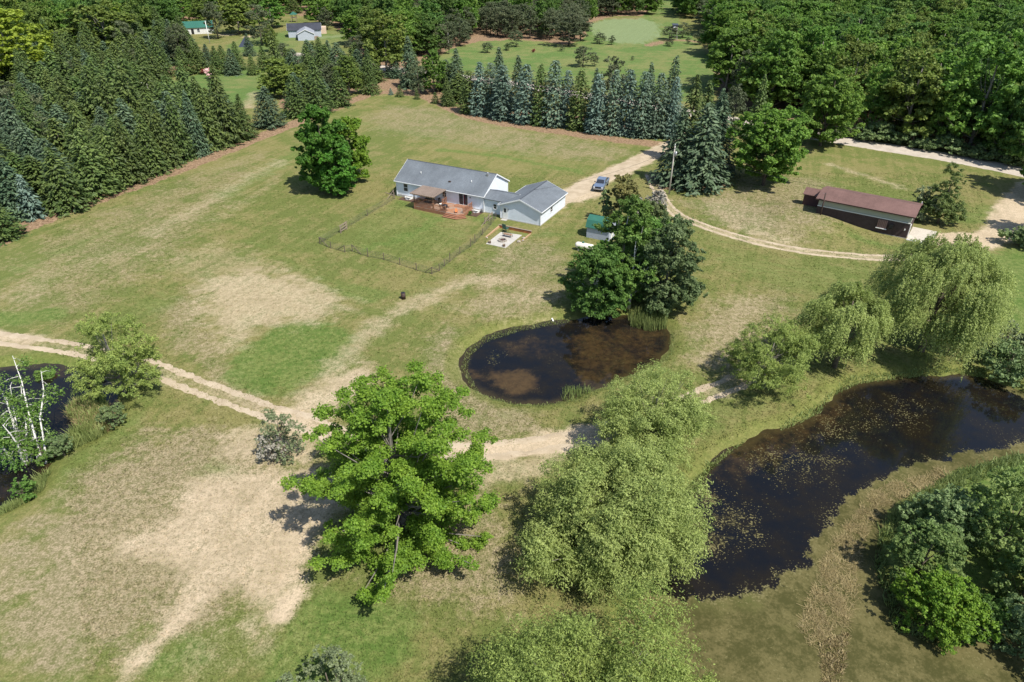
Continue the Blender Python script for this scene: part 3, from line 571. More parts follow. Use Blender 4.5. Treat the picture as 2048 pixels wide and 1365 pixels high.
# evergreen screen behind the lawn, left to right
GR = 'spruces in the evergreen row behind the lawn'
row = [('blue', 962, 229, 123, 44, 'blue grey spruce at the left end of the evergreen row'), ('rowteal', 983, 230, 124, 36, 'slim grey green spruce second from the left in the evergreen row'), ('teal', 999, 214, 93, 40, 'tall dark spruce rising behind the left end of the evergreen row'), ('blue', 1006, 238, 128, 42, 'pale blue spruce third from the left in the evergreen row'),
       ('teal', 1036, 221, 110, 38, 'dark spruce standing behind the gap left of the widest blue spruce'), ('blue', 1052, 245, 127, 50, 'wide silver blue spruce fourth from the left in the evergreen row'), ('rowgreen', 1080, 249, 127, 38, 'olive green spruce right of the widest blue spruce in the row'), ('rowteal', 1107, 251, 119, 50, 'tall broad grey green spruce in the left half of the row'),
       ('blue', 1133, 253, 139, 36, 'narrow silver blue spruce near the middle of the evergreen row'), ('rowgreen', 1158, 258, 137, 44, 'olive green spruce in the middle of the evergreen row'), ('teal', 1187, 250, 135, 34, 'dark spruce peeping out behind the middle of the row'), ('blue', 1192, 265, 146, 44, 'blue grey spruce just right of the middle olive one'),
       ('pine', 1222, 240, 113, 60, 'dull green bushy pine standing behind the right half of the row'), ('rowteal', 1224, 267, 138, 42, 'grey green spruce in front of the bushy pine'), ('blue', 1251, 269, 138, 42, 'tall pale blue spruce right of the bushy pine'), ('rowteal', 1281, 273, 141, 44, 'broad grey green spruce fourth from the right end of the row'),
       ('teal', 1291, 255, 124, 34, 'dark spruce tip behind the fourth spruce from the right'), ('rowteal', 1311, 274, 144, 42, 'grey green spruce third from the right end of the row'), ('teal', 1336, 262, 111, 44, 'tallest dark spruce at the back right of the row'), ('blue', 1341, 276, 152, 36, 'bright silver blue spruce at the right end of the evergreen row'),
       ('rowgreen', 940, 226, 140, 34, 'olive spruce left of the first blue spruce of the row')]
for r_ in row: plant(*r_[:4], r_[4] * 1.25, *r_[5:], GR)
for i, (k, u, vb, vt, w, l) in enumerate([('teal', 1396, 373, 205, 128, 'big dark spruce with a bare grey lower trunk beside the utility pole'), ('teal', 1350, 366, 215, 104, 'dark spruce just left of the utility pole'), ('teal', 1424, 345, 185, 108, 'dark spruce behind the big spruce by the bright oak'), ('spruce', 1372, 325, 148, 90, 'dark spruce behind the utility pole where the driveway meets the road'), ('spruce', 1400, 300, 158, 62, 'dark spruce right of the end of the blue row'),
                                       ('pine', 1459, 285, 168, 66, 'dull pine between the spruces and the bright oak'), ('spruce', 1508, 275, 148, 50, 'dark conifer behind the bright oak'), ('pine', 1480, 215, 100, 60, 'dull grey green pine at the edge of the big wood by the meadow'), ('teal', 1432, 275, 175, 46, 'slender dark spruce behind the right spruce cluster')]): plant(k, u, vb, vt, w, l)
# front row of the left spruce belt
GL = 'spruces along the front edge of the left belt'
lrow = [('youngblue', 70, 436, 345, 52, 'pale blue spruce standing alone in front of the left belt'), ('spruce', 8, 476, 395, 90, 'green spruce cut by the left edge of the photo'), ('spruce', 138, 418, 294, 104, 'broad green spruce right of the pale blue one'), ('spruce', 200, 390, 256, 92, 'green spruce second to the right of the pale blue one'), ('spruce', 236, 375, 250, 70, 'bushy green spruce in the front edge below the bluish group'),
        ('spruce', 268, 363, 232, 76, 'green spruce in the front edge of the belt below the lamp pole'), ('spruce', 308, 347, 226, 70, 'dark green spruce directly below the leaning lamp pole'), ('spruce', 338, 334, 204, 62, 'slim pointed spruce right of the lamp pole'), ('spruce', 368, 320, 188, 60, 'slim pointed spruce left of the tall front one'), ('teal', 398, 309, 178, 58, 'greyish spruce left of the tall front one'), ('spruce', 425, 298, 165, 66, 'dark spruce touching the tall one at its left'),
        ('spruce', 456, 287, 129, 84, 'tallest spruce near the right end of the left belt'), ('spruce', 492, 277, 188, 52, 'spruce at the right end of the left belt'), ('teal', 541, 254, 172, 66, 'dark bluish spruce standing alone right of the left belt'), ('spruce', 594, 232, 150, 66, 'yellowish green spruce right of the lone bluish spruce'), ('spruce', 560, 180, 62, 58, 'tall dark spruce in front of the grey neighbour house'), ('spruce', 621, 165, 88, 46, 'dark spruce right of the tall one by the grey neighbour house'),
        ('teal', 660, 130, 80, 34, 'small bluish spruce beside the neighbour lawn'), ('spruce', 478, 140, 82, 34, 'small dark spruce at the bottom of the neighbour yard'), ('spruce', 507, 150, 108, 26, 'small round spruce on the clearing'), ('spruce', 640, 225, 118, 60, 'olive spruce behind the strip of bare soil'), ('spruce', 680, 212, 140, 54, 'olive spruce left of the bright yellow green maple'),
        ('teal', 77, 362, 225, 84, 'bluish spruce behind the pale blue one'), ('teal', 150, 332, 208, 84, 'bluish spruce in the middle of the left belt'), ('teal', 10, 400, 262, 90, 'bluish spruce by the left edge of the photo'), ('teal', 225, 305, 212, 70, 'bluish spruce above the green front ones'), ('blue', 218, 165, 116, 16, 'tiny pale blue spruce tip among the green belt'), ('spruce', 275, 268, 130, 84, 'tall dark spruce left of the lamp pole'), ('spruce', 240, 285, 150, 84, 'tall dark spruce two steps left of the lamp pole')]
for r_ in lrow: plant(*r_, GL)
for k_, u_, b_, t_, w_, l_ in [('mid', 640, 50, -22, 66, 'green tree behind the tiny green roofed tower'), ('dark', 692, 52, -15, 66, 'dark tree at the right end of the neighbour lawn'), ('pine', 655, 60, 14, 32, 'dull pine at the back of the neighbour lawn'), ('spruce', 370, 150, 92, 44, 'broad spruce left of the pink blossom tree'), ('spruce', 402, 146, 84, 40, 'olive spruce behind the pink blossom tree'), ('spruce', 437, 148, 92, 40, 'olive spruce right behind the pink blossom tree'), ('teal', 468, 150, 96, 40, 'dark spruce in the middle of the row below the neighbour yard'), ('spruce', 530, 142, 92, 40, 'spruce left of the tall dark one by the grey house'), ('pine', 572, 128, 84, 34, 'dull pine in front of the grey neighbour house'), ('teal', 500, 112, 66, 30, 'small dark spruce beside the dark tent'), ('olive', 545, 104, 50, 34, 'green tree covering the left end of the grey neighbour house'), ('spruce', 330, 118, 66, 40, 'dark spruce left of the row below the neighbour yard'), ('spruce', 352, 122, 68, 34, 'dark spruce below the green roofed garage'), ('spruce', 388, 128, 84, 34, 'spruce in the row below the neighbour yard'), ('teal', 418, 132, 88, 34, 'bluish spruce in the row below the neighbour yard'), ('spruce', 448, 134, 90, 32, 'olive spruce in the row below the neighbour yard'), ('mid', 340, 100, 50, 50, 'green tree left below the green roofed garage'), ('spruce', 320, 140, 84, 40, 'dark spruce at the left end of the clearing'), ('spruce', 640, 112, 74, 26, 'small spruce at the bottom of the neighbour lawn'), ('spruce', 585, 150, 98, 36, 'spruce right of the tall dark one by the grey house'), ('olive', 602, 190, 128, 50, 'olive tree beside the yellowish spruce'), ('spruce', 655, 175, 112, 44, 'spruce behind the olive one by the central road'), ('spruce', 688, 160, 104, 40, 'spruce left of the large yellow green tree'), ('pine', 720, 140, 70, 50, 'dull pine at the left of the large yellow green tree'), ('mid', 545, 56, -4, 70, 'green tree behind the grey neighbour house'), ('olive', 410, 52, -8, 60, 'yellow green tree behind the green roofed garage'), ('mid', 370, 50, -8, 50, 'mid green tree behind the green roofed garage')]: plant(k_, u_, b_, t_, w_, l_)
plant('pine', 437, 78, 0, 52, 'grey green tall conifer beside the green roofed garage'); plant('pine', 525, 90, 8, 60, 'grey green tall conifer left of the grey neighbour house')
plant('olive', 480, 68, -12, 92, 'yellow green tree shading the neighbour yard'); plant('mid', 325, 62, -15, 74, 'bright green tree left of the green roofed garage')
plant('lime', 48, 188, 12, 180, 'bright lime yellow tree at the top left'); plant('lime', 112, 160, 44, 84, 'lime yellow tree right of the largest lime one'); plant('olive', 225, 122, -4, 150, 'yellow green tree behind the left spruce belt'); plant('olive', 262, 80, 22, 60, 'small yellow green tree above the belt')
plant('olive', 775, 150, 14, 112, 'large yellow green tree left of the pines'); plant('olive', 700, 190, 108, 66, 'olive green tree at the end of the left road'); plant('spruce', 742, 188, 95, 40, 'dark spruce below the large yellow green tree'); plant('teal', 822, 176, 70, 50, 'bluish dark spruce right of the large yellow green tree'); plant('mid', 868, 186, 98, 66, 'bright green round tree in front of the meadow'); plant('teal', 915, 188, 96, 50, 'grey green conifer between the round tree and the row')
plant('spruce', 895, 212, 150, 30, 'small dark spruce beside the young spruces'); plant('pine', 838, 190, 120, 44, 'dull pine behind the young spruces')
for k, u, vb, vt, w, l in [('youngblue', 782, 190, 176, 13, 'leftmost tiny pale blue young spruce on the brown strip'), ('youngspruce', 800, 194, 170, 20, 'dark young spruce right of the pale one'), ('youngspruce', 834, 199, 178, 15, 'narrow young spruce between the two groups'), ('youngspruce', 871, 207, 184, 20, 'green young spruce at the left of the second group'), ('youngblue', 888, 210, 190, 17, 'pale blue young spruce of the second group'), ('youngspruce', 905, 213, 190, 18, 'dark young spruce nearest the evergreen row')]: plant(k, u, vb, vt, w, l, 'young spruces on the brown strip')
for k, u, vb, vt, w, l in [('pinkshrub', 421, 158, 137, 24, 'small tree full of pink blossom on the clearing'), ('redshrub', 409, 150, 138, 14, 'dark red shrub left of the pink blossom tree'), ('shrub', 365, 190, 168, 30, 'round green bush on the left clearing'), ('shrub', 338, 200, 183, 34, 'low green bush left of the round one'), ('shrub', 310, 203, 168, 40, 'tall green bush behind the lamp pole'), ('redshrub', 1067, 105, 97, 8, 'tiny rust red shrub on the meadow'), ('pinkshrub', 538, 133, 125, 10, 'tiny white pink bush below the tall dark spruce')]: plant(k, u, vb, vt, w, l)
for k, u, vb, vt, w, l in [('pine', 1137, 92, 24, 78, 'big bushy pine at the right end of the pine group'), ('pine', 1032, 94, 60, 32, 'small round pine in front of the pine group'), ('pine', 1166, 134, 91, 46, 'bushy pine standing alone on the meadow behind the row'), ('pine', 1189, 133, 110, 20, 'low pine leaning on the lone meadow pine'), ('pine', 1199, 88, 65, 28, 'brownish pine shrub left of the brush line'), ('pine', 1223, 90, 71, 17, 'small brownish pine shrub at the brush line'), ('pine', 1265, 121, 112, 8, 'tiny conifer dot on the open meadow'), ('pine', 1124, 103, 90, 12, 'tiny conifer below the big bushy pine'), ('shrub', 1016, 101, 86, 18, 'low green bush in front of the pine group'), ('pine', 975, 106, 84, 26, 'low pine at the left end of the meadow edge'), ('pine', 1080, 78, 58, 20, 'small pine left of the big bushy pine'),
                           ('pine', 1338, 80, 52, 40, 'pine around the hunting tower'), ('pine', 1365, 76, 45, 34, 'pine right of the hunting tower'), ('pine', 1338, 93, 78, 20, 'low pine in front of the hunting tower'), ('pine', 1376, 88, 74, 12, 'tiny pine right of the hunting tower'), ('pine', 1410, 60, 0, 50, 'dull pine at the meadow corner of the big wood'), ('pine', 1398, 90, 60, 26, 'dull pine shrub at the meadow corner'), ('pine', 1420, 88, 55, 30, 'dull pine at the foot of the big wood')]: plant(k, u, vb, vt, w, l)
# road side edge of the big wood
for k, u, vb, vt, w, l in [('mid', 1536, 226, 56, 118, 'broad green tree at the left end of the big wood behind the oaks'), ('mid', 1640, 235, 80, 110, 'green tree right behind the second oak'), ('olive', 1802, 281, 94, 156, 'wide green tree overhanging the gravel road'), ('mid', 1730, 268, 118, 90, 'green tree at the road side right of the second oak'), ('mid', 1935, 302, 50, 170, 'largest green tree of the roadside wood'), ('mid', 1880, 296, 140, 80, 'green tree between the two widest roadside trees'), ('dark', 2042, 332, 120, 130, 'dark tree at the right edge above the gravel road'), ('dark', 1990, 318, 170, 80, 'dark low tree beside the right edge of the wood'), ('mid', 1590, 205, 30, 100, 'green tree deep behind the oaks')]: plant(k, u, vb, vt, w, l)
plant('mid', 2110, 395, 190, 190, 'tree just beyond the right edge whose crown reaches over the road'); plant('mid', 2085, 470, 330, 90, 'tree at the right edge beside the sandy turnaround')
plant('shrub', 2034, 490, 452, 66, 'round green bush at the right edge below the sandy turnaround'); plant('shrub', 2062, 500, 452, 66, 'green bush beyond the right edge')
for i, (u, v) in enumerate([(1690, 276), (1722, 281), (1750, 284), (1785, 290), (1822, 296), (1860, 303), (1898, 309), (1930, 314), (1965, 321), (1998, 326), (2030, 333), (2060, 340), (1770, 280), (1880, 298), (1950, 309), (2010, 321)]): plant('shrub', u, v - 2, v - 26 - (i * 7) % 16, 40 + (i * 11) % 24, 'green undergrowth bush under the roadside trees of the big wood', 'undergrowth bushes along the gravel road')
NFIX = len(TREES)
# wood interiors: scattered inside each wood's outline
def scatter(px, space, kinds, hr, wr, seed, lab, grp, avoid=3.4, vmin=-5):
    r = np.random.default_rng(seed); poly = wpoly(px, 0, 0); mn, mx = poly.min(0), poly.max(0); pts = []
    y = max(mn[1], 40)
    while y < min(mx[1], at(0, vmin)[1] + 10):
        s = space * (1 + max(y - 180, 0) / 620); x = mn[0]
        while x < mx[0]:
            pts.append((x + r.uniform(-.42, .42) * s, y + r.uniform(-.42, .42) * s)); x += s
        y += s
    P = np.array(pts); P = P[sdist(P, poly) > .5]; vis = np.abs(P[:, 0]) < P[:, 1] * .69 + 14; P = P[vis]
    F_ = np.array([(t[1], t[2]) for t in TREES[:NFIX]])
    for p in P:
        if np.min(np.linalg.norm(F_ - p, axis=1)) < avoid: continue
        if any(np.all(np.abs(p - c) < q) for c, q in KEEP): continue
        if TR_ROAD is not None and road_d(p) < 5.5: continue
        k = kinds[0][r.choice(len(kinds[0]), p=kinds[1])]; h = r.uniform(*hr[k]); w = r.uniform(*wr[k])
        l = {'spruce': 'dark green spruce', 'teal': 'bluish dark spruce', 'mid': 'mid green broadleaf tree', 'dark': 'dark green broadleaf tree', 'olive': 'yellowish green broadleaf tree', 'lime': 'lime green tree', 'pine': 'dull grey green pine', 'blue': 'pale blue spruce'}[k] + ' ' + lab
        TREES.append([k, p[0], p[1], 0., h, w, l, l.split(' ' + lab)[0] + 's ' + grp, None])
TR_ROAD = smooth([at(u, v) for u, v in TRACK['road']], 2, False)
def road_d(p):
    return min(float(seg_dist(p[None], a, b)[0]) for a, b in zip(TR_ROAD[:-1], TR_ROAD[1:]) if abs(a[1] - p[1]) < 60)  if p[1] < 290 else 99
KEEP = [(at(390, 68), np.array([11, 11])), (at(600, 84), np.array([20, 16])), (at(512, 92), np.array([13, 18])), (at(590, 45), np.array([9, 12])), (at(660, 80), np.array([14, 16])), (at(305, 200), np.array([4, 6]))]
hr = {'spruce': (7, 15.5), 'teal': (7, 14), 'mid': (14, 21), 'dark': (14, 21), 'olive': (13, 19), 'lime': (12, 18), 'pine': (8, 14), 'blue': (6, 10)}
wr = {'spruce': (6.5, 10.5), 'teal': (6.5, 10), 'mid': (11, 18), 'dark': (11, 17), 'olive': (11, 16), 'lime': (9, 13), 'pine': (7, 11), 'blue': (4, 6)}
scatter(FOREST_R, 8.8, (('mid', 'dark', 'olive', 'pine'), (.52, .2, .23, .05)), hr, wr, 1, 'inside the big wood beyond the gravel road', 'inside the big right hand wood')
LA = [p for p in FOREST_L if p[1] > 70]; LA = [(-700, 620), (-100, 500), (0, 455), (100, 415), (250, 365), (400, 310), (500, 272), (478, 240), (380, 235), (310, 215), (300, 190), (345, 140), (400, 125), (380, 90), (200, 110), (0, 150), (-900, 150)]
scatter(LA, 5.6, (('spruce', 'teal', 'pine'), (.70, .24, .06)), hr, wr, 2, 'in the left spruce belt', 'inside the left spruce belt', 3.2)
scatter([(-900, 150), (0, 150), (200, 110), (380, 90), (340, 45), (260, -70), (-900, -70)], 8.2, (('mid', 'dark', 'olive', 'spruce', 'lime'), (.36, .26, .16, .17, .05)), hr, wr, 3, 'in the wood behind the left spruce belt', 'in the top left wood')
scatter([(340, 45), (600, 28), (690, 52), (720, 110), (790, 150), (860, 75), (830, -70), (260, -70)], 8.2, (('mid', 'dark', 'olive', 'pine', 'spruce'), (.38, .22, .15, .15, .10)), hr, wr, 4, 'in the wood behind the neighbour houses', 'behind the neighbour houses')
scatter([(835, 110), (870, 125), (930, 92), (950, 72), (1000, 78), (1060, 80), (1165, 84), (1178, 38), (1318, 30), (1320, -70), (830, -70)], 6.2, (('pine', 'mid', 'dark'), (.80, .12, .08)), hr, wr, 5, 'in the pine wood behind the meadow', 'in the pine wood behind the meadow', 3)
scatter(FOREST_M, 6.5, (('spruce', 'olive', 'teal', 'pine'), (.55, .2, .15, .1)), dict(hr, spruce=(6, 10), olive=(7, 11), teal=(6, 10), pine=(6, 9)), wr, 6, 'in the thin belt left of the evergreen row', 'in the thin central belt', 5)
scatter([(1355, -70), (1358, 30), (1420, 58), (1480, 215), (1540, 200), (1500, -70)], 7, (('pine', 'mid', 'dark'), (.55, .3, .15)), hr, wr, 8, 'at the meadow side of the big wood', 'at the meadow side of the big wood', 5)
# nearest 290 of a kind stand alone; the far remainder of each kind is one far_wood
fam = {}; 
for t in TREES: fam.setdefault(NAMES[t[0]][0], []).append(t)
REST = {}
for nm, L in fam.items():
    L.sort(key=lambda t: math.hypot(t[1], t[2]) - (1000 if t in TREES[:NFIX] else 0) if len(L) > 290 else 0)
    for t in L[:290]: place(t)
    for t in L[290:]: REST.setdefault(t[0], []).append(t)
def far_wood(kind, L):
    me = bpy.data.meshes.new('far_wood'); me.vertices.add(len(L)); me.vertices.foreach_set('co', np.array([[t[1], t[2], t[3]] for t in L], np.float32).ravel())
    R, hh = PROTO[kind][0][2:]; r = np.random.default_rng(5)
    a = me.attributes.new('size', 'FLOAT_VECTOR', 'POINT'); a.data.foreach_set('vector', np.array([[t[5] / 2 / R, t[5] / 2 / R, t[4] / hh] for t in L], np.float32).ravel())
    a = me.attributes.new('turn', 'FLOAT_VECTOR', 'POINT'); a.data.foreach_set('vector', np.column_stack([np.zeros(len(L)), np.zeros(len(L)), r.uniform(0, 6.28, len(L))]).astype(np.float32).ravel())
    me.materials.append(PROTO[kind][0][0].materials[0]); o = link('far_wood', me); tag(o, None, None, None, 'stuff')
    ng = bpy.data.node_groups.new('far_wood', 'GeometryNodeTree'); ng.interface.new_socket('Geometry', in_out='INPUT', socket_type='NodeSocketGeometry'); ng.interface.new_socket('Geometry', in_out='OUTPUT', socket_type='NodeSocketGeometry')
    n = ng.nodes; gi = n.new('NodeGroupInput'); go = n.new('NodeGroupOutput'); io = n.new('GeometryNodeInstanceOnPoints'); jn = n.new('GeometryNodeJoinGeometry')
    src = {c.data.name: c for c in bpy.data.objects if c.type == 'MESH' and c.parent is not None}
    for cm, tm, _, _ in PROTO[kind]:
        if cm.name in src:
            oi = n.new('GeometryNodeObjectInfo'); oi.inputs['Object'].default_value = src[cm.name]; oi.inputs['As Instance'].default_value = True; ng.links.new(oi.outputs['Geometry'], jn.inputs[0])
    ng.links.new(gi.outputs[0], io.inputs['Points']); ng.links.new(jn.outputs[0], io.inputs['Instance']); io.inputs['Pick Instance'].default_value = True
    for nm, sk in (('size', 'Scale'), ('turn', 'Rotation')):
        na = n.new('GeometryNodeInputNamedAttribute'); na.data_type = 'FLOAT_VECTOR'; na.inputs['Name'].default_value = nm; ng.links.new(na.outputs['Attribute'], io.inputs[sk])
    ng.links.new(io.outputs[0], go.inputs[0]); md = o.modifiers.new('wood', 'NODES'); md.node_group = ng
    o['label'] = {'mid': 'mid green', 'dark': 'dark green', 'olive': 'yellowish green', 'pine': 'dull grey', 'spruce': 'dark spruce', 'teal': 'bluish spruce', 'lime': 'lime green'}.get(kind, 'green') + ' crowns of the far wood along the top of the photo'; o['category'] = 'wood'
for kind, L in REST.items(): far_wood(kind, L)
print('TREES', len(TREES), {k: len(v) for k, v in fam.items()}, {k: len(v) for k, v in REST.items()})
# ---------------------------------------------------------------- foreground trees, each built on its own
def hero(name, label, cat, u, vb, V, mat, C, bark, h0, tr, nl, rz=0., lean=(0, 0), z=None, group=None, birch=False, xy=None):
    g = gp(u, vb) if xy is None else np.array(xy); o = thing(name, label, cat, tuple(g), rz, group)
    limbs(R_(int(u)), C, h0, tr, lean, nl).build('trunk', bark, o); link('crown', leafmesh('crown', V, mat), o); return o
def dims(u, vb, vt, wpx):
    g = gp(u, vb); h = height(g[1], vt) - g[2]; return h, wpx * mpp(g[1], h / 2) / 2
# bright open tree in the middle of the foreground: separate leafy boughs on radiating limbs
def open_tree(seed, R, h, h0, nbough, nl, size, tw=1.):
    r = R_(seed); C = []; B = []; org = []
    for i in range(nbough):
        t = (i + .5) / nbough; z = h0 + t ** .9 * (h - h0 - 1.); e = math.sqrt(max(1 - ((t - .24) / .79) ** 2, .05)) ** 1.1; a = i * 2.39996 + r.uniform(-.3, .3); L = R * e * r.uniform(.6, 1.08)
        n = max(2, int(L / .6)); z0 = max(z - L * .45, h0 * .6)
        for j in range(n):
            s = (j + 1) / n
            if s < .25: continue
            sw = r.normal(0, .4, 3) * (.5 + s * .6); sw[2] *= .6
            C.append([math.cos(a) * L * s + sw[0], math.sin(a) * L * s + sw[1], z0 + (z - z0) * s ** .8 + sw[2] + (.3 * L * .2 if j == n - 1 else 0)]); B.append(r.uniform(.42, .82) * (1.05 - .25 * s)); org.append(i)
    C = np.array(C); B = np.array(B); C[:, 2] = np.minimum(C[:, 2], h - B * .6); w = B ** 2; k = r.choice(len(C), nl, p=w / w.sum()); D = dirs(nl, r, -.7)
    P = C[k] + D * (B[k] * np.abs(r.normal(.8, .25, nl)))[:, None] * np.array([1.1, 1.1, .62]); P += np.sin(P[:, [1, 2, 0]] * 6.5) * .09
    N = D * .35 + np.array([0, 0, .65]) + r.normal(size=(nl, 3)) * .42
    return leaves(P, N, size, .85, r=r), C, B
h, R = dims(806, 1066, 745, 425); V, C, B = open_tree(11, R * 1.04, h, .6, 66, 160000, .175)
hero('broadleaf_tree', 'bright green open crowned tree in the middle of the foreground beside the sandy patch', 'tree', 806, 1066, V, M_OAK, C, M_BARKG, 2.2, .34, 150)
for (u, vb, vt, w, s, nl, lab, mt) in [(1526, 371, 204, 168, 21, 30000, 'bright green oak with an open crown standing in the lawn above the red roofed building', foliage('oak_leaves', (.062, .118, .018), (.130, .200, .032), .35)), (1640, 292, 128, 150, 23, 26000, 'green oak beside the bend of the gravel road behind the bright one', M_MID)]:
    h, R = dims(u, vb, vt, w); V, C, B = open_tree(s, R, h, 2.2, 44, nl, .42); V2, C2 = broad(R_(s + 1), R * .93, h * .96, 3, 46, nl // 2, .42, 'round', (.16, .24), .6); V = np.vstack([V, V2]); hero('oak_tree', lab, 'tree', u, vb, V, mt, C, M_BARK, 2.6, .3, 70)
# round maples left of the house
h, R = dims(655, 383, 214, 128); V, C = broad(R_(31), R, h, .6, 130, 44000, .38, 'oval', (.13, .22), .8, .85, -.6); hero('maple_tree', 'dense dark green round maple on the lawn left of the house', 'tree', 655, 383, V, M_MAPLE, C, M_BARK, 2, .3, 20)
h, R = dims(708, 362, 236, 94); V, C = broad(R_(33), R, h, .6, 90, 24000, .38, 'oval', (.14, .24), .8, .85, -.6); hero('maple_tree', 'brighter yellowish maple touching the dark round one at its right', 'tree', 708, 362, V, M_MAPLE2, C, M_BARK, 2, .22, 16)
h, R = dims(676, 386, 268, 96); V, C = broad(R_(35), R, h, .5, 80, 22000, .38, 'round', (.14, .24), .8, .85, -.6); hero('maple_tree', 'lower green maple in front of the dark round one', 'tree', 676, 387, V, foliage('fresh_maple_leaves', (.040, .115, .013), (.085, .180, .022), .3), C, M_BARK, 1.5, .2, 12)
# willows
def wil2(u, vb, vt, w, seed, nb, nl, size, lab, mat=M_WILLOW, h0=1., shape='wide', rb=(.17, .29), nlm=60, flat=.95):
    h, R = dims(u, vb, vt, w); V, C = broad(R_(seed), R, h, h0, nb, nl, size, shape, rb, flat, .4, -.7, .4, True); return hero('willow_tree', lab, 'tree', u, vb, V, mat, C, M_BARKG, h * .15, h * .022, nlm)
def wil(u, vb, vt, w, seed, nb, ns, size, hang, lab, mat=M_WILLOW, per=20, shape='wide', nl=40, h0=None, xy=None, name='willow_tree'):
    h, R = dims(u, vb, vt, w); V, C = willow(R_(seed), R, h, nb, ns, size, hang, per, shape, h0); return hero(name, lab, 'tree', u, vb, V, mat, C, M_BARK, h * .2, h * .024, nl, xy=xy)
wil2(1220, 1112, 945, 352, 41, 64, 110000, .20, 'largest pale green willow on the bank between the dirt track and the big pond', h0=1.4)
wil2(1298, 906, 765, 250, 43, 60, 74000, .19, 'pale green willow covering the dirt track below the round pond', h0=1.)
wil(1245, 1130, 1000, 240, 45, 60, 1800, .19, 1.9, 'low weeping willow hanging over the scummy water at the foot of the largest willow', h0=.6, per=18)
wil(1128, 1112, 1005, 140, 46, 40, 1200, .19, 1.6, 'low pale willow at the lower left of the largest willow', h0=.5, per=18)
wil2(1175, 1540, 1318, 560, 47, 60, 130000, .17, 'pale green willow cut by the bottom edge of the photo', M_WILLOWY, h0=1.)
wil2(1350, 1500, 1345, 240, 48, 26, 34000, .17, 'lower pale willow at the bottom edge beside the scummy water', M_WILLOWY, h0=.5)
wil2(1527, 775, 648, 195, 51, 64, 40000, .2, 'small round yellowish willow left of the two weeping ones', M_WILLOWY, h0=1.2)
wil(1668, 735, 572, 166, 53, 90, 3400, .2, 1.9, 'middle weeping willow on the bank of the big pond', per=24)
wil(1842, 702, 482, 250, 55, 140, 5200, .21, 2.7, 'tallest weeping willow at the top of the big pond', per=26)
wil2(250, 785, 635, 180, 57, 36, 30000, .22, 'yellow green willow between the left pond and the dirt track', M_WILLOWY, h0=.6)
# mixed birches and alders above the round pond
def bir(u, vb, vt, w, seed, nb, nl, size, lab, mat, bark, name='birch_tree', shape='oval', h0=.7, flat=.9, nlm=14):
    nl = int(nl * 1.45); nb = max(nb // 2, 16)
    h, R = dims(u, vb, vt, w); V, C = broad(R_(seed), R, h, h0, nb, nl, size, shape, (.18, .3), flat, .7, -.6, .35); return hero(name, lab, 'tree', u, vb, V, mat, C, bark, h * .25, h * .014, nlm)
bir(1190, 624, 492, 136, 61, 120, 24000, .27, 'bright green birch leaning over the top edge of the round pond', M_BIRCHL, M_BIRCH)
bir(1240, 590, 378, 134, 62, 120, 24000, .28, 'birch with a white forked trunk in the middle of the clump above the round pond', M_BIRCHL, M_BIRCH)
bir(1258, 616, 440, 134, 63, 90, 16000, .27, 'green birch at the top edge of the round pond, middle of the clump', M_BIRCHL, M_BIRCH)
bir(1326, 616, 430, 154, 64, 120, 24000, .30, 'dark green broad tree at the right of the clump above the round pond', foliage('alder_leaves', (.055, .098, .034), (.125, .165, .070), .3), M_BARKG, 'alder_tree')
bir(1212, 545, 462, 66, 65, 26, 7000, .28, 'dark green young tree hiding the end of the green roofed shed', M_MAPLE, M_BARK, 'broadleaf_tree', 'round')
bir(1290, 560, 420, 123, 75, 90, 16000, .3, 'green tree in the middle right of the clump above the round pond', M_BIRCHL, M_BARKG, 'alder_tree')
bir(1236, 455, 345, 84, 66, 34, 9000, .32, 'olive brown tree beside the parked truck', foliage('bronze_leaves', (.080, .085, .030), (.170, .155, .050), .25), M_BARK, 'broadleaf_tree', 'round')
bir(1205, 445, 378, 44, 67, 20, 4500, .30, 'small green tree left of the olive brown one', M_BUSH, M_BARK, 'broadleaf_tree', 'round')
bir(1300, 460, 366, 92, 68, 34, 3800, .34, 'grey nearly leafless tree at the right of the driveway clump', M_GREY, M_BARKG, 'bare_tree', 'round', nlm=34)
bir(1290, 520, 400, 90, 69, 34, 9000, .30, 'olive green bushy tree between the bare tree and the birches', foliage('dull_leaves', (.060, .085, .030), (.130, .150, .060), .25), M_BARK, 'broadleaf_tree', 'round')
# cedar and small tree by the red roofed building
h, R = dims(1875, 446, 332, 84); V, C = broad(R_(71), R, h, .3, 40, 15000, .32, 'cone', (.2, .32), 1.5, .4, -.7); hero('cedar_tree', 'dense dark cedar behind the right end of the red roofed building', 'tree', 1875, 447, V, foliage('cedar_leaves', (.045, .078, .020), (.105, .140, .040), .15), C, M_BARK, 1, .18, 10)
h, R = dims(1835, 440, 368, 66); V, C = broad(R_(73), R, h, .4, 24, 5000, .34, 'round', (.2, .3), .9, .6, -.6); hero('small_tree', 'small light green tree left of the dark cedar', 'tree', 1835, 440, V, M_SAGE, C, M_BARK, 1, .1, 10)
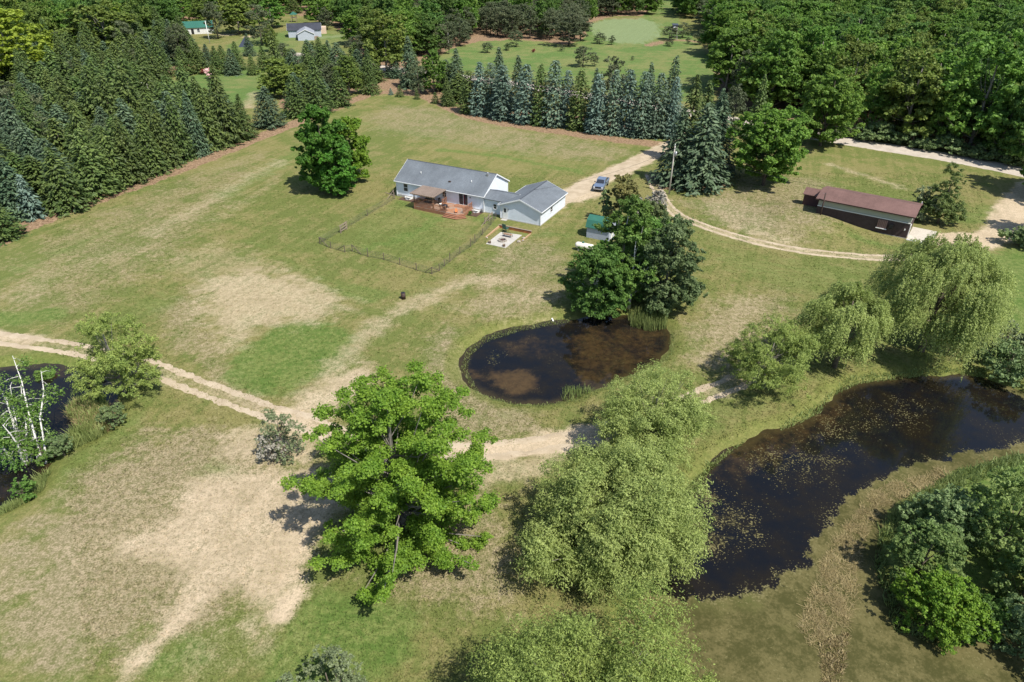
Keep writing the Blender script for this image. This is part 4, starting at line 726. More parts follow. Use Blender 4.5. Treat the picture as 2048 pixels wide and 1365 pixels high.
# big bushes on the marsh at the right, banks, and small shrubs
def bush(u, vb, vt, w, seed, nl, size, lab, mat, nb=34, name='shrub', cat='shrub', grp=None):
    h, R = dims(u, vb, vt, w); V, C = broad(R_(seed), R, h, .1, nb * 2, nl, size, 'wide', (.12, .24), .85, .7, -.5, .3); return hero(name, lab, cat, u, vb, V, mat, C, M_BARK, .3, .07, 14, group=grp)
bush(1995, 1105, 955, 195, 81, 26000, .21, 'largest green bush on the marsh at the right edge', foliage('marsh_leaves', (.085, .145, .040), (.175, .235, .075), .38), 60)
bush(1880, 1070, 985, 150, 82, 16000, .20, 'green bush nearest the strip of dead reeds', M_BUSH, 44)
bush(1835, 1150, 1040, 130, 83, 13000, .20, 'leafy bush left of the largest marsh bush', foliage('marsh_leaves', (.085, .145, .040), (.175, .235, .075), .38), 40)
bush(2030, 1215, 1095, 150, 84, 20000, .20, 'green bush below the largest marsh bush at the right edge', foliage('marsh_leaves', (.085, .145, .040), (.175, .235, .075), .38), 50)
bush(1865, 1250, 1165, 170, 85, 17000, .19, 'bright yellow green bush at the bottom of the marsh', M_OAK, 44)
bush(1940, 1262, 1195, 110, 86, 9000, .19, 'dark green bush right of the bright yellow green one', M_BIRCHL, 30)
bush(2085, 1330, 1180, 200, 87, 14000, .2, 'green bush beyond the right edge above the duckweed', M_BUSH, 40)
bush(2010, 752, 690, 130, 88, 9000, .24, 'low green bush on the bank at the right end of the big pond', M_BUSH, 34)
bush(2000, 712, 650, 100, 89, 5000, .24, 'grey green bush behind the low green bank bush', M_SAGE, 26)
bush(2060, 720, 640, 90, 90, 5000, .24, 'grey green bush cut by the right edge above the pond', M_SAGE, 26)
bush(570, 912, 822, 92, 91, 4200, .17, 'thin sage green shrub left of the bright foreground tree', M_SAGE, 40)
bush(548, 925, 868, 56, 92, 1200, .16, 'bare dark twiggy shrub at the left of the sage green one', M_GREY, 20)
bush(675, 1440, 1318, 165, 93, 9000, .16, 'sage green shrub cut by the bottom edge of the photo', M_SAGE, 34)
bush(600, 1440, 1350, 80, 94, 2500, .16, 'dark small shrub at the bottom edge left of the sage one', M_SAGE, 20)
for i, (u, vb, vt, w, lab) in enumerate([(130, 912, 868, 60, 'low green shrub on the near bank of the left pond'), (95, 925, 880, 60, 'low leafy shrub beside the leaning white birches'), (235, 850, 812, 60, 'green shrub under the yellow green willow'), (55, 1000, 950, 50, 'small green shrub below the white birch trunks'), (180, 765, 735, 50, 'green shrub at the far corner of the left pond'), (95, 760, 738, 40, 'small green shrub on the far bank of the left pond')]): bush(u, vb, vt, w, 95 + i, 2600, .17, lab, M_BIRCHL if i % 2 else M_BUSH, 20)
# leaning birches with white trunks at the left pond
def lean_birch(base, tips, lab, seed, nl, R):
    r = R_(seed); g = gp(*base); o = thing('birch_tree', lab, 'tree', tuple(g)); C = []
    m = MB()
    for (u, v, z) in tips:
        p = at(u, v, z + g[2]); e = np.array([p[0] - g[0], p[1] - g[1], z]); b0 = np.append(r.uniform(-.25, .25, 2), -.3); mid = b0 * .5 + e * .5 + np.array([r.uniform(-.3, .3), r.uniform(-.3, .3), .5])
        pts = [b0, b0 * .75 + e * .22 + (0, 0, .25), mid, b0 * .2 + e * .78 + r.uniform(-.15, .15, 3), e]; m.tube(pts, [.12, .105, .085, .055, .02], 7)
        for s in np.linspace(.35, .98, 9):
            q = b0 * (1 - s) + e * s; k = q + np.append(r.uniform(-1.5, 1.5, 2), r.uniform(-.6, .5)); C.append(k); m.tube([q, (q + k) / 2 + (0, 0, .15), k], [.03, .02, .008], 4, False)
    m.build('trunk', M_BIRCH, o); C = np.array(C); k = r.integers(0, len(C), nl); D = dirs(nl, r, -.8); P = C[k] + D * np.abs(r.normal(.45, .25, nl))[:, None] * R; P[:, 2] = np.maximum(P[:, 2], .1)
    link('crown', leafmesh('crown', leaves(P, D * .3 + np.array([0, 0, .6]) + r.normal(size=(nl, 3)) * .45, .2, .8, r=r), M_BIRCHL), o)
lean_birch((90, 935), [(25, 712, 9.5), (82, 742, 8.2)], 'white trunked birch leaning over the left pond, right one of the clump', 301, 1300, 1.0)
lean_birch((52, 938), [(12, 795, 6.5), (-8, 760, 8), (20, 770, 7.2)], 'clump of white birch trunks leaning left over the pond', 303, 1900, 1.1)
lean_birch((60, 940), [(42, 770, 7.), (60, 830, 4.5), (5, 850, 5.5)], 'thin white birch trunks in the middle of the leaning clump', 309, 1400, 1.0)
lean_birch((38, 942), [(-30, 850, 5), (-20, 880, 4)], 'lowest leaning white birch at the left edge', 305, 1500, 1.1)
lean_birch((78, 944), [(56, 808, 5.)], 'short broken white birch trunk between the leaning clump and the right birch', 307, 1200, 1.0)
# reeds: nobody could count the blades
def blades(name, px, n, hh, mat, label, seed, w=.035, lean=.3, z=None, cl=.5):
    r = R_(seed); poly = wpoly(px, -.3, 0); mn, mx = poly.min(0), poly.max(0); P = r.uniform(mn, mx, (n * 4, 2)); P = P[sdist(P, poly) > 0]; P = P[vnoise(P, 2.6, seed) + r.uniform(-1, 1, len(P)) * .7 > -cl][:n]; n = len(P)
    Z = np.maximum(terr(P), WL) if z is None else np.full(n, z); h = r.uniform(*hh, n); a = r.uniform(0, 6.28, n); w_ = np.stack([np.cos(a), np.sin(a), 0 * a], 1) * w * r.uniform(.7, 1.5, (n, 1)); b = np.column_stack([P, Z - .05])
    t = b + np.column_stack([r.normal(0, lean, (n, 2)) * h[:, None], h]); V = np.stack([b - w_, b + w_, t + w_ * .4, t - w_ * .4], 1).reshape(-1, 3)
    return tag(link(name, leafmesh(name, V, mat)), label, 'reeds', None, 'stuff')
blades('reeds', [(1255, 630), (1330, 628), (1335, 655), (1300, 662), (1262, 650)], 700, (.9, 1.9), M_REED, 'tall green reeds standing at the top right of the round pond', 401, .035, .12, None, .2)
blades('reeds', [(1125, 775), (1180, 775), (1190, 785), (1150, 800), (1125, 800)], 260, (.4, 1.), M_REED, 'sparse green reeds at the lower rim of the round pond', 402, .03, .2)
blades('reeds', [(150, 800), (205, 795), (235, 840), (200, 880), (150, 905), (120, 905), (140, 870), (160, 850), (135, 830)], 5200, (.4, 1.3), M_REED, 'green and brown reeds on the right bank of the left pond', 403, .03, .3)
blades('dead_reeds', [(135, 820), (165, 800), (235, 830), (245, 850), (200, 870), (150, 850)], 2400, (.4, 1.1), M_DEADREED, 'dry brown reeds below the yellow green willow', 404, .03, .45)
blades('reeds', [(70, 960), (100, 945), (85, 985), (40, 1020), (0, 1035), (0, 1020), (50, 995)], 1800, (.3, .9), M_REED, 'grassy reeds along the near corner of the left pond', 405, .03, .35)
blades('dead_reeds', [(1740, 985), (1780, 962), (1850, 950), (1880, 930), (1905, 945), (1840, 990), (1770, 1010), (1735, 1060), (1720, 1120), (1715, 1200), (1690, 1260), (1625, 1290), (1600, 1250), (1625, 1180), (1645, 1120), (1680, 1060), (1710, 1030)], 60000, (.05, .2), M_DEADREED, 'tan strip of flattened dead reeds between open water and scum', 406, .018, 1.6, None, .05)
blades('dead_reeds', [(1640, 1280), (1700, 1260), (1690, 1330), (1680, 1400), (1650, 1400)], 2500, (.06, .22), M_DEADREED, 'thin trail of dead reeds running off the bottom of the scummy water', 407, .04, .8, None, .2)
blades('bank_grass', [(1480, 885), (1500, 872), (1420, 940), (1375, 1000), (1340, 1070), (1300, 1180), (1250, 1250), (1235, 1235), (1290, 1160), (1330, 1060), (1370, 985), (1410, 930)], 9000, (.15, .45), M_REED, 'rough green grass along the left bank of the big pond', 408, .04, .5)
blades('bank_grass', [(1560, 862), (1640, 825), (1665, 790), (1720, 765), (1900, 745), (1990, 755), (2060, 785), (2060, 775), (1990, 742), (1880, 738), (1700, 755), (1640, 805), (1560, 850)], 7000, (.12, .4), M_REED, 'rough green grass along the far bank of the big pond', 409, .04, .5)
blades('bank_grass', [(1240, 1250), (1290, 1190), (1320, 1200), (1270, 1290), (1240, 1300)], 2500, (.2, .6), M_DEADREED, 'brown dead stalks in the corner below the low weeping willow', 410, .03, .6)
blades('bank_grass', [(1760, 1060), (1800, 1010), (1900, 950), (2060, 905), (2060, 930), (1850, 1010), (1770, 1110), (1800, 1230), (1900, 1270), (2040, 1200), (2040, 1220), (1900, 1290), (1790, 1260), (1750, 1130)], 9000, (.2, .7), M_REED, 'green marsh grass around the marsh bushes', 411, .04, .45)
blades('bank_grass', [(922, 735), (932, 700), (960, 675), (1030, 650), (1140, 632), (1140, 642), (1040, 660), (970, 683), (940, 710), (935, 740), (960, 785), (1050, 808), (1150, 797), (1290, 740), (1338, 705), (1340, 665), (1350, 665), (1348, 712), (1300, 750), (1160, 806), (1050, 817), (950, 792)], 9000, (.08, .25), M_REED, 'short green grass around the rim of the round pond', 412, .03, .5, None, 1.)
# ---------------------------------------------------------------- buildings
def siding(name, c, period=.2):
    if name in _mc: return _mc[name]
    t = NT(name); s = t.new('ShaderNodeSeparateXYZ'); t.l(t.obj(), s.inputs[0]); f = t.math('FRACT', t.math('DIVIDE', s.outputs[2], period)); n = t.noise(t.obj(), 1.2, 4)
    cc = t.mix(t.ss(f, .0, .12), tuple(k * .62 for k in c), c); t.bump(f, .4, .02); _mc[name] = t.fin(t.scale(cc, t.mr(n, .3, .7, .95, 1.04)), .5, .3); return t.m
def shingle(name, c, v=.16):
    if name in _mc: return _mc[name]
    t = NT(name); P = t.obj(); b = t.new('ShaderNodeTexBrick'); t.l(t.mapv(P, 0, (1, 1, 1)), b.inputs[0]); b.inputs['Scale'].default_value = 1.6; b.inputs['Color1'].default_value = (1, 1, 1, 1); b.inputs['Color2'].default_value = (.78, .78, .78, 1); b.inputs['Mortar'].default_value = (.6, .6, .6, 1); b.inputs['Mortar Size'].default_value = .02
    n = t.noise(P, .35, 5); n2 = t.noise(P, 9, 4); k = t.math('ADD', t.mr(n, .3, .7, 1 - v, 1 + v), t.mr(n2, .3, .7, -.14, .14))
    st = t.noise(t.mapv(P, 0, (1.5, .2, .2)), 1.5, 3); k = t.math('MULTIPLY', k, t.mr(st, .35, .7, 1.03, .93))
    t.bump(n2, .4, .03); _mc[name] = t.fin(t.scale(t.mix(.5, c, t.mix(1., c, b.outputs[0], 'MULTIPLY')), k), .9, .2); return t.m
M_SIDE = siding('pale_blue_siding', (.72, .77, .84)); M_TRIM = plain('white_trim', (.72, .73, .74), .5, .04); M_ROOF = shingle('grey_shingles', (.15, .17, .19)); M_RED_ROOF = shingle('red_brown_shingles', (.165, .098, .085))
M_GLASS = plain('window_glass', (.03, .035, .045), .08, .05, 1, .6); M_DECK = plain('deck_wood', (.30, .145, .085), .7, .2, 4); M_WOODGREY = plain('weathered_wood', (.26, .20, .16), .8, .2, 4); M_CONC = plain('concrete', (.42, .40, .36), .85, .12, 3); M_BLACK = plain('black_metal', (.02, .02, .022), .45, .1)
M_GREENROOF = plain('green_metal_roof', (.035, .13, .095), .45, .08, 2); M_WHITE = plain('white_paint', (.75, .75, .72), .45, .05); M_BROWNWALL = plain('brown_wall', (.060, .042, .040), .8, .18, 1.6); M_RUST = plain('rusty_steel', (.055, .035, .028), .7, .35, 4); M_GREYMETAL = plain('grey_metal', (.33, .34, .35), .4, .1, 4, .5, .5)
M_SOIL = plain('bark_mulch', (.09, .055, .04), .95, .3, 8)
def gable(root, x0, x1, y0, y1, zb, ze, zr, axis='x', over=.35, og=.25, wall=M_SIDE, roof=M_ROOF, trim=M_TRIM, th=.14, gut=True):
    """gabled block; walls to ze at the eaves and zr at the ridge; axis = ridge direction"""
    if axis == 'x': a0, a1, b0, b1 = x0, x1, y0, y1
    else: a0, a1, b0, b1 = y0, y1, x0, x1
    bm = (b0 + b1) / 2; sl = (zr - ze) / (bm - b0)
    w = MB().prism([(b0, zb), (b1, zb), (b1, ze), (bm, zr), (b0, ze)], a0, a1, axis).build('wall', wall, root)
    e0, e1 = b0 - over, b1 + over; ez = ze - sl * over; k = th * 1.2
    r = MB().prism([(e0, ez + .02), (bm, zr + .02), (bm, zr + k), (e0, ez + th)], a0 - og, a1 + og, axis); r.prism([(e1, ez + .02), (bm, zr + .02), (bm, zr + k), (e1, ez + th)], a0 - og, a1 + og, axis)
    ro = r.build('roof', roof, root)
    for s in (a0 - og - .03, a1 + og): MB().prism([(e0, ez - .06), (bm, zr - .06), (e1, ez - .06), (e1, ez + th + .01), (bm, zr + k + .01), (e0, ez + th + .01)], s, s + .03, axis).build('barge_board', trim, ro)
    if gut:
        for e, d in ((e0, -1), (e1, 1)): MB().prism([(e + d * .004, ez - .04), (e + d * .1, ez - .0), (e + d * .1, ez + .11), (e + d * .004, ez + .11)], a0 - og, a1 + og, axis).build('gutter', trim, ro)
    c = MB(); c.prism([(bm - .14, zr + k - .14 * sl + .012), (bm, zr + k + .02), (bm + .14, zr + k - .14 * sl + .012), (bm, zr + k - .06)], a0 - og + .02, a1 + og - .02, axis); c.build('ridge_cap', shingle('dark_shingles', (.075, .085, .1)) if roof is M_ROOF else roof, ro)
    return w, ro
def window(root, x, y, z, w, h, face='-y', split='h', frame=M_TRIM, glass=M_GLASS, name='window'):
    """centre x,y on the wall face, sill height z"""
    t = {'-y': lambda a, d, q: (x + a, y - d, z + q), '+x': lambda a, d, q: (x + d, y + a, z + q), '+y': lambda a, d, q: (x - a, y + d, z + q), '-x': lambda a, d, q: (x - d, y - a, z + q)}[face]
    def B(m, a0, a1, d0, d1, q0, q1):
        p, q = t(a0, d0, q0), t(a1, d1, q1); return m.bx(min(p[0], q[0]), max(p[0], q[0]), min(p[1], q[1]), max(p[1], q[1]), p[2], q[2])
    m = MB(); f = .09; B(m, -w / 2 - f, -w / 2, .004, .07, -f, h + f); B(m, w / 2, w / 2 + f, .004, .07, -f, h + f); B(m, -w / 2, w / 2, .004, .07, h, h + f); B(m, -w / 2, w / 2, .004, .09, -f, 0)
    if split == 'h': B(m, -w / 2, w / 2, .02, .05, h * .48, h * .53)
    else: B(m, -.035, .035, .02, .05, 0, h)
    fr = m.build(name, frame, root); g = MB(); B(g, -w / 2, w / 2, .006, .022, 0, h); g.build('pane', glass, fr); return fr
HA = math.radians(-27.3); HO = np.array([-21.2, 121.6])
def hw(a, b): return HO + np.array([a * math.cos(HA) - b * math.sin(HA), a * math.sin(HA) + b * math.cos(HA)])
house = thing('house', 'long single storey pale blue house with grey shingle roof and attached garage', 'house', (HO[0], HO[1], 0), HA)
gable(house, 0, 18.35, 0, 8.9, -.1, 3.05, 5.5); 
MB().bx(-.04, 18.39, -.04, 8.94, -.2, .42).build('foundation', M_CONC, house)
gable(house, 18.36, 24.2, .15, 4.5, -.1, 2.62, 3.35, 'x', .3, .0, gut=False); gable(house, 22.2, 29.7, -1.0, 9.1, -.1, 2.55, 3.95, 'y', .35, .35)
MB().bx(22.16, 29.74, -1.04, 9.14, -.2, .14).bx(18.40, 22.15, .11, 4.4, -.2, .18).build('foundation', M_CONC, house)
m = MB()
for x, y in ((0, 0), (18.35, 0), (18.35, 8.9), (22.2, -1.), (29.7, -1.), (29.7, 9.1)): m.bx(x - .07, x + .07, y - .07, y + .07, .1, 2.45 if x > 19 else 2.85)
m.build('corner_trim', M_TRIM, house)
window(house, 2.05, 0, 1.25, .85, 1.35); window(house, 10.35, 0, 1.55, .75, .8); window(house, 20.5, .15, 1.0, .6, .85); window(house, 29.7, 3.3, 1.05, .85, .8, '+x')
window(house, 14.25, 0, .72, 1.75, 2.0, '-y', 'v', name='sliding_door'); window(house, 6.2, 0, 1.1, 1.4, 1.2, '-y', 'v')
MB().bx(14.35, 14.55, -.0285, -.0235, .8, 2.6).build('curtain', plain('dark_red_curtain', (.12, .02, .03), .9), house)
d = MB().bx(22.62, 23.48, -1.05, -1.004, .12, 2.15).build('door', M_WHITE, house, ); MB().bx(22.85, 23.28, -1.066, -1.052, 1.25, 1.95).build('pane', M_GLASS, d); MB().tube([(22.72, -1.12, 1.05), (22.72, -1.05, 1.05)], .035).build('handle', M_GREYMETAL, d); MB().bx(22.5, 23.6, -1.04, -1.003, 2.16, 2.28).bx(22.5, 22.6, -1.04, -1.003, .12, 2.16).bx(23.5, 23.6, -1.04, -1.003, .12, 2.16).build('frame', M_TRIM, d)
MB().bx(23.62, 23.75, -1.14, -1.003, 1.75, 2.0).build('porch_lamp', M_GREYMETAL, house); MB().bx(15.6, 15.72, -.14, -.003, 2.2, 2.4).build('porch_lamp', M_BLACK, house)
rz_ = lambda b: 3.05 + (b) * (5.5 - 3.05) / 4.45 + .14
for a, b in ((4.3, 1.9), (14.9, 1.9)): MB().tube([(a, b, rz_(b) - .1), (a, b, rz_(b) + .45)], .055).build('vent_pipe', M_WHITE, house)
MB().bx(16.9, 17.3, 3.6, 4.0, rz_(3.8) - .2, rz_(3.8) + .35).tube([(17.1, 3.8, rz_(3.8) + .3), (17.1, 3.8, rz_(3.8) + .62)], .14).build('chimney', M_GREYMETAL, house); MB().bx(10.5, 10.95, 1.2, 1.5, rz_(1.35) - .1, rz_(1.35) + .14).build('roof_vent', M_RUST, house)
for a in (2.7, 16.9):   # white window wells in the ground
    w = MB()
    for k in range(9):
        t0 = math.pi * k / 9; t1 = math.pi * (k + 1) / 9; w.bar((a - .75 * math.cos(t0), -.05 - .95 * math.sin(t0), .15), (a - .75 * math.cos(t1), -.05 - .95 * math.sin(t1), .15), .05, .42)
    w.build('window_well', M_WHITE, house); MB().box((a + .18, -.62, .42), (1.0, .9, .03), 0, ('X', -.25)).build('well_cover', M_WHITE, house)
MB().bx(17.95, 18.3, -.35, -.1, .15, .75).tube([(18.1, -.45, .55), (18.1, -.35, .55)], .2).build('meter', M_GREYMETAL, house)
sh = R_(5); V, C = broad(sh, .5, .7, .05, 10, 700, .1, 'wide', (.3, .45))
for a, b, lab in ((5.9, -1.2, 'small round plant left of the deck'), (16.85, -2.2, 'small bushy plant between the deck and the white window well')):
    p = hw(a, b); o = thing('plant', lab, 'plant', (p[0], p[1], 0)); limbs(sh, C, .05, .02, n=6, thin=.01).build('stems', M_BARK, o); link('crown', leafmesh('crown', V, M_MAPLE), o)
MB_ = MB().bx(1.2, 5.9, -1.5, -.06, -.05, .045).bx(16.1, 18.2, -2.4, -.06, -.05, .045).bx(5.9, 6.4, -3.8, -.06, -.05, .045)
o = MB_.build('flower_bed', M_SOIL); o.location = (HO[0], HO[1], 0); o.rotation_euler = (0, 0, HA); tag(o, 'dark mulched bed along the foot of the house wall', 'flower bed')
# deck with pergola
deck = thing('deck', 'reddish wooden deck with railings, corner steps and a slatted pergola', 'deck', (HO[0], HO[1], 0), HA)
Z = .62; P_ = [(6.5, -.06), (6.5, -4.15), (13.3, -4.3), (15.3, -4.3), (16.2, -3.4), (16.2, -.06)]
def deckmat():
    t = NT('deck_boards'); s = t.new('ShaderNodeSeparateXYZ'); t.l(t.obj(), s.inputs[0]); f = t.math('FRACT', t.math('DIVIDE', s.outputs[1], .15)); n = t.noise(t.obj(), .9, 5); n2 = t.noise(t.mapv(t.obj(), 0, (1, 7, 1)), 1.5, 4)
    c = t.mix(t.ss(t.math('ADD', n, t.math('MULTIPLY', t.math('SUBTRACT', n2, .5), .6)), .4, .62), (.34, .17, .095), (.30, .235, .19)); t.fin(t.mix(t.ss(f, 0, .1), (.06, .03, .02), c), .75, .2); return t.m
MB().prism([(x, y) for x, y in P_], Z - .08, Z, 'z').build('floor', deckmat(), deck)
sk = MB()
for (a, b) in zip(P_[:-1], P_[1:]):
    n = int(math.hypot(b[0] - a[0], b[1] - a[1]) / .16)
    for i in range(n):
        t0, t1 = i / n + .08 / n, (i + 1) / n - .08 / n; sk.bar((a[0] + (b[0] - a[0]) * t0, a[1] + (b[1] - a[1]) * t0, Z / 2 - .06), (a[0] + (b[0] - a[0]) * t1, a[1] + (b[1] - a[1]) * t1, Z / 2 - .06), .03, Z - .06)
sk.build('skirt', M_DECK, deck)
for k in range(3):
    z1 = Z - .155 * (k + 1); o_ = .3 * (k + 1); o0 = .3 * k - .02
    MB().prism([(13.3 - o_ * .2, -4.3 - o0), (13.3 - o_ * .45, -4.3 - o_), (15.3 + o_ * .42, -4.3 - o_), (16.2 + o_, -3.4 - o_ * .42), (16.2 + o0, -3.4 - o0 * .42), (15.3 + o0 * .42, -4.3 - o0)], z1 - .05, z1, 'z').build('step', M_DECK, deck)
    MB().prism([(13.3 - o_ * .3, -4.3 - o0 - .02), (13.3 - o_ * .4, -4.3 - o_ + .04), (15.3 + o_ * .4, -4.3 - o_ + .04), (16.2 + o_ - .04, -3.4 - o_ * .42), (16.2 + o0, -3.4 - o0 * .42), (15.3 + o0 * .42, -4.3 - o0)], -.02, z1 - .052, 'z').build('riser', plain('dark_deck_wood', (.17, .075, .045), .7), deck)
def rail(a, b, h=.95):
    m = MB(); L = math.hypot(b[0] - a[0], b[1] - a[1]); n = max(2, int(L / .14))
    for z in (Z + .12, Z + h): m.bar((a[0], a[1], z), (b[0], b[1], z), .07, .05)
    for i in range(1, n): t_ = i / n; x, y = a[0] + (b[0] - a[0]) * t_, a[1] + (b[1] - a[1]) * t_; m.bar((x, y, Z + .12), (x, y, Z + h), .035)
    m.build('railing', M_DECK, deck)
    for p in (a, b): MB().bx(p[0] - .05, p[0] + .05, p[1] - .05, p[1] + .05, Z + .002, Z + h + .15).build('rail_post', M_DECK, deck)
rail((6.58, -4.07), (10.55, -4.17)); rail((10.7, -4.17), (12.1, -4.2)); rail((12.15, -4.2), (13.2, -4.22)); rail((6.58, -.3), (6.58, -3.95)); rail((16.12, -.35), (16.12, -3.3)); rail((10.9, -.35), (10.9, -1.6), 1.0)
for x, y, z in ((6.6, -4.0, 2.62), (10.5, -4.05, 2.62), (6.6, -.35, 2.7), (10.5, -.35, 2.7)): MB().bx(x - .07, x + .07, y - .07, y + .07, Z + .003, z).build('pergola_post', plain('dark_post', (.12, .075, .05), .8), deck)
pg = MB(); pg.bar((6.1, -4.0, 2.7), (10.95, -4.0, 2.7), .06, .18).bar((6.1, -.35, 2.78), (10.95, -.35, 2.78), .06, .18); pg.build('pergola_beam', M_WOODGREY, deck)
for k in range(14): x = 6.15 + k * .36; MB().bar((x, -4.5, 2.86), (x, -.12, 2.95), .045, .14).build('rafter', plain('tan_wood', (.36, .24, .15), .8), deck)
sl_ = MB()
for k in range(34): y = -4.42 + k * .126; sl_.bar((6.0, y, 2.955 + .0205 * (y + 4.5)), (11.0, y, 2.955 + .0205 * (y + 4.5)), .095, .025)
sl_.build('slat_roof', M_WOODGREY, deck)
MB().bx(12.9, 15.9, -1.0, -.1, Z + .002, Z + .1).bx(13.1, 15.7, -1.3, -1.0, Z + .002, Z + .06).build('door_step', M_DECK, deck)
def local(name, label, cat, a, b, z=0., r=0.):
    p = hw(a, b); return thing(name, label, cat, (p[0], p[1], z), HA + r)
g = local('barbecue_grill', 'round black barbecue grill with a cover on the deck beside the steps', 'grill', 12.6, -3.55, Z); MB().tube([(0, 0, .75), (0, 0, .95), (0, 0, 1.1)], [.5, .52, .2], 16).build('lid', M_BLACK, g); MB().tube([(0, 0, .35), (0, 0, .55), (0, 0, .75)], [.25, .45, .5], 16).build('bowl', M_BLACK, g)
for k in range(3): MB().bar((.42 * math.cos(k * 2.09), .42 * math.sin(k * 2.09), 0), (.25 * math.cos(k * 2.09), .25 * math.sin(k * 2.09), .4), .04).build('leg', M_GREYMETAL, g)
MB().bx(.5, .85, -.2, .2, .68, .72).build('side_shelf', M_BLACK, g)
def chair(t, m1, s=1.):
    MB().bx(-.28 * s, .28 * s, -.26 * s, .26 * s, .38 * s, .43 * s).build('seat', m1, t); MB().box((0, .3 * s, .72 * s), (.52 * s, .05, .62 * s), 0, ('X', -.2)).build('backrest', m1, t)
    for x in (-.25, .25):
        for y in (-.23, .25): MB().bar((x * s, y * s, 0), (x * s, y * s, .38 * s), .04).build('leg', m1, t)
    for x in (-.3, .3): MB().bx(x * s - .03, x * s + .03, -.28 * s, .28 * s, .58 * s, .61 * s).bar((x * s, -.25 * s, .4 * s), (x * s, -.25 * s, .58 * s), .04).build('armrest', m1, t)
c_ = local('chair', 'small orange chair on the deck above the corner steps', 'chair', 15.0, -3.7, Z, .6); chair(c_, plain('orange_plastic', (.62, .22, .08), .5), .7)
c_ = local('chair', 'dark cushioned chair in the shade under the pergola', 'chair', 10.2, -1.2, Z, 1.2); chair(c_, M_BLACK)
t_ = local('patio_table', 'dark table with objects in the shade under the pergola', 'table', 8.3, -1.6, Z); MB().bx(-.9, .9, -.5, .5, .7, .75).build('table_top', M_BLACK, t_)
for x in (-.8, .8):
    for y in (-.4, .4): MB().bar((x, y, 0), (x, y, .7), .05).build('leg', M_BLACK, t_)
pt = local('plant_pot', 'round pot with a white bowl under the right pergola edge', 'pot', 10.9, -2.3, Z); MB().tube([(0, 0, 0), (0, 0, .35)], [.18, .26], 12).build('pot', M_BLACK, pt); MB().tube([(0, 0, .35), (0, 0, .5)], [.12, .24], 12).build('bowl', M_WHITE, pt)
# gate stairs and boards at the garage corner
st = local('wooden_gate', 'open wooden gate with a diagonal brace at the garage corner', 'gate', 21.0, -1.9)
for x, y in ((0, 0), (.05, -2.6), (.05, -1.2)): MB().bx(x - .06, x + .06, y - .06, y + .06, 0, 1.25).build('post', M_WOODGREY, st)
MB().bar((.0, .0, 1.2), (.05, -3.9, .05), .07, .05).build('brace', M_WOODGREY, st); MB().bar((0, 0, .9), (.05, -2.6, .9), .04, .08).bar((0, 0, .35), (.05, -2.6, .35), .04, .08).build('rail', M_WOODGREY, st)
MB().bx(22.55, 23.6, -1.75, -1.06, -.02, .07).build('door_pad', M_CONC, house)
st = local('wooden_gate', 'white diagonal brace and post at the left front corner of the house', 'gate', -.4, -.6); MB().bx(-.05, .05, -.05, .05, 0, 1.3).build('post', M_WOODGREY, st); MB().bar((0, 0, 1.2), (-.1, -2., .05), .07, .05).build('brace', M_WOODGREY, st); MB().bar((-.1, .3, .06), (-2.6, .9, .06), .1, .08).build('board', M_WOODGREY, st)
# yard fence: posts, braces, wire
fence = thing('yard_fence', 'thin wire fence on dark wooden posts around the yard below the deck', 'fence', (0, 0, 0))
FP = [(790, 398), (735, 432), (690, 458), (640, 488), (662, 497), (690, 505), (705, 503), (736, 514), (768, 520), (800, 530), (833, 541), (864, 549), (879, 542), (889, 533), (900, 524), (920, 508), (941, 494), (950, 486), (965, 470), (982, 450), (992, 438)]
W = [gp(*p) for p in FP]; M_POST = plain('fence_post', (.12, .095, .075), .85, .2)
for i, p in enumerate(W): MB().bx(p[0] - .05, p[0] + .05, p[1] - .05, p[1] + .05, p[2] - .2, p[2] + (1.45 if i in (7, 16, 17, 14) else 1.15)).build('post', M_POST, fence)
wr = MB()
for a, b in zip(W[:-1], W[1:]):
    for z in (.08, .3, .55, .8, 1.05): wr.bar((a[0], a[1], a[2] + z), (b[0], b[1], b[2] + z), .018)
    n = int(np.linalg.norm(b - a) / .45)
    for k in range(1, n): q = a + (b - a) * k / n; wr.bar((q[0], q[1], .05), (q[0], q[1], 1.06), .012)
wr.build('wire_mesh', plain('fence_wire', (.10, .10, .09), .6), fence)
for (u0, v0, u1, v1) in ((864, 549, 850, 546), (864, 549, 879, 543), (640, 488, 656, 495), (640, 488, 652, 480), (690, 505, 676, 500), (705, 503, 722, 510)):
    a, b = gp(u0, v0), gp(u1, v1); MB().bar((a[0], a[1], 1.1), (b[0], b[1], .1), .07, .09).build('brace', M_POST, fence)
a, b = gp(682, 467), gp(694, 459); gt = thing('wooden_gate', 'small grey wooden gate in the left side of the yard fence', 'gate', tuple(a)); e = b - a
for q in ((0, 0), (e[0], e[1])): MB().bx(q[0] - .07, q[0] + .07, q[1] - .07, q[1] + .07, 0, 1.35).build('post', M_WOODGREY, gt)
MB().bar((0, 0, .35), (e[0], e[1], .35), .06, .14).bar((0, 0, .8), (e[0], e[1], .8), .06, .14).bar((0, 0, 1.25), (e[0], e[1], 1.25), .06, .14).build('rail', M_WOODGREY, gt)
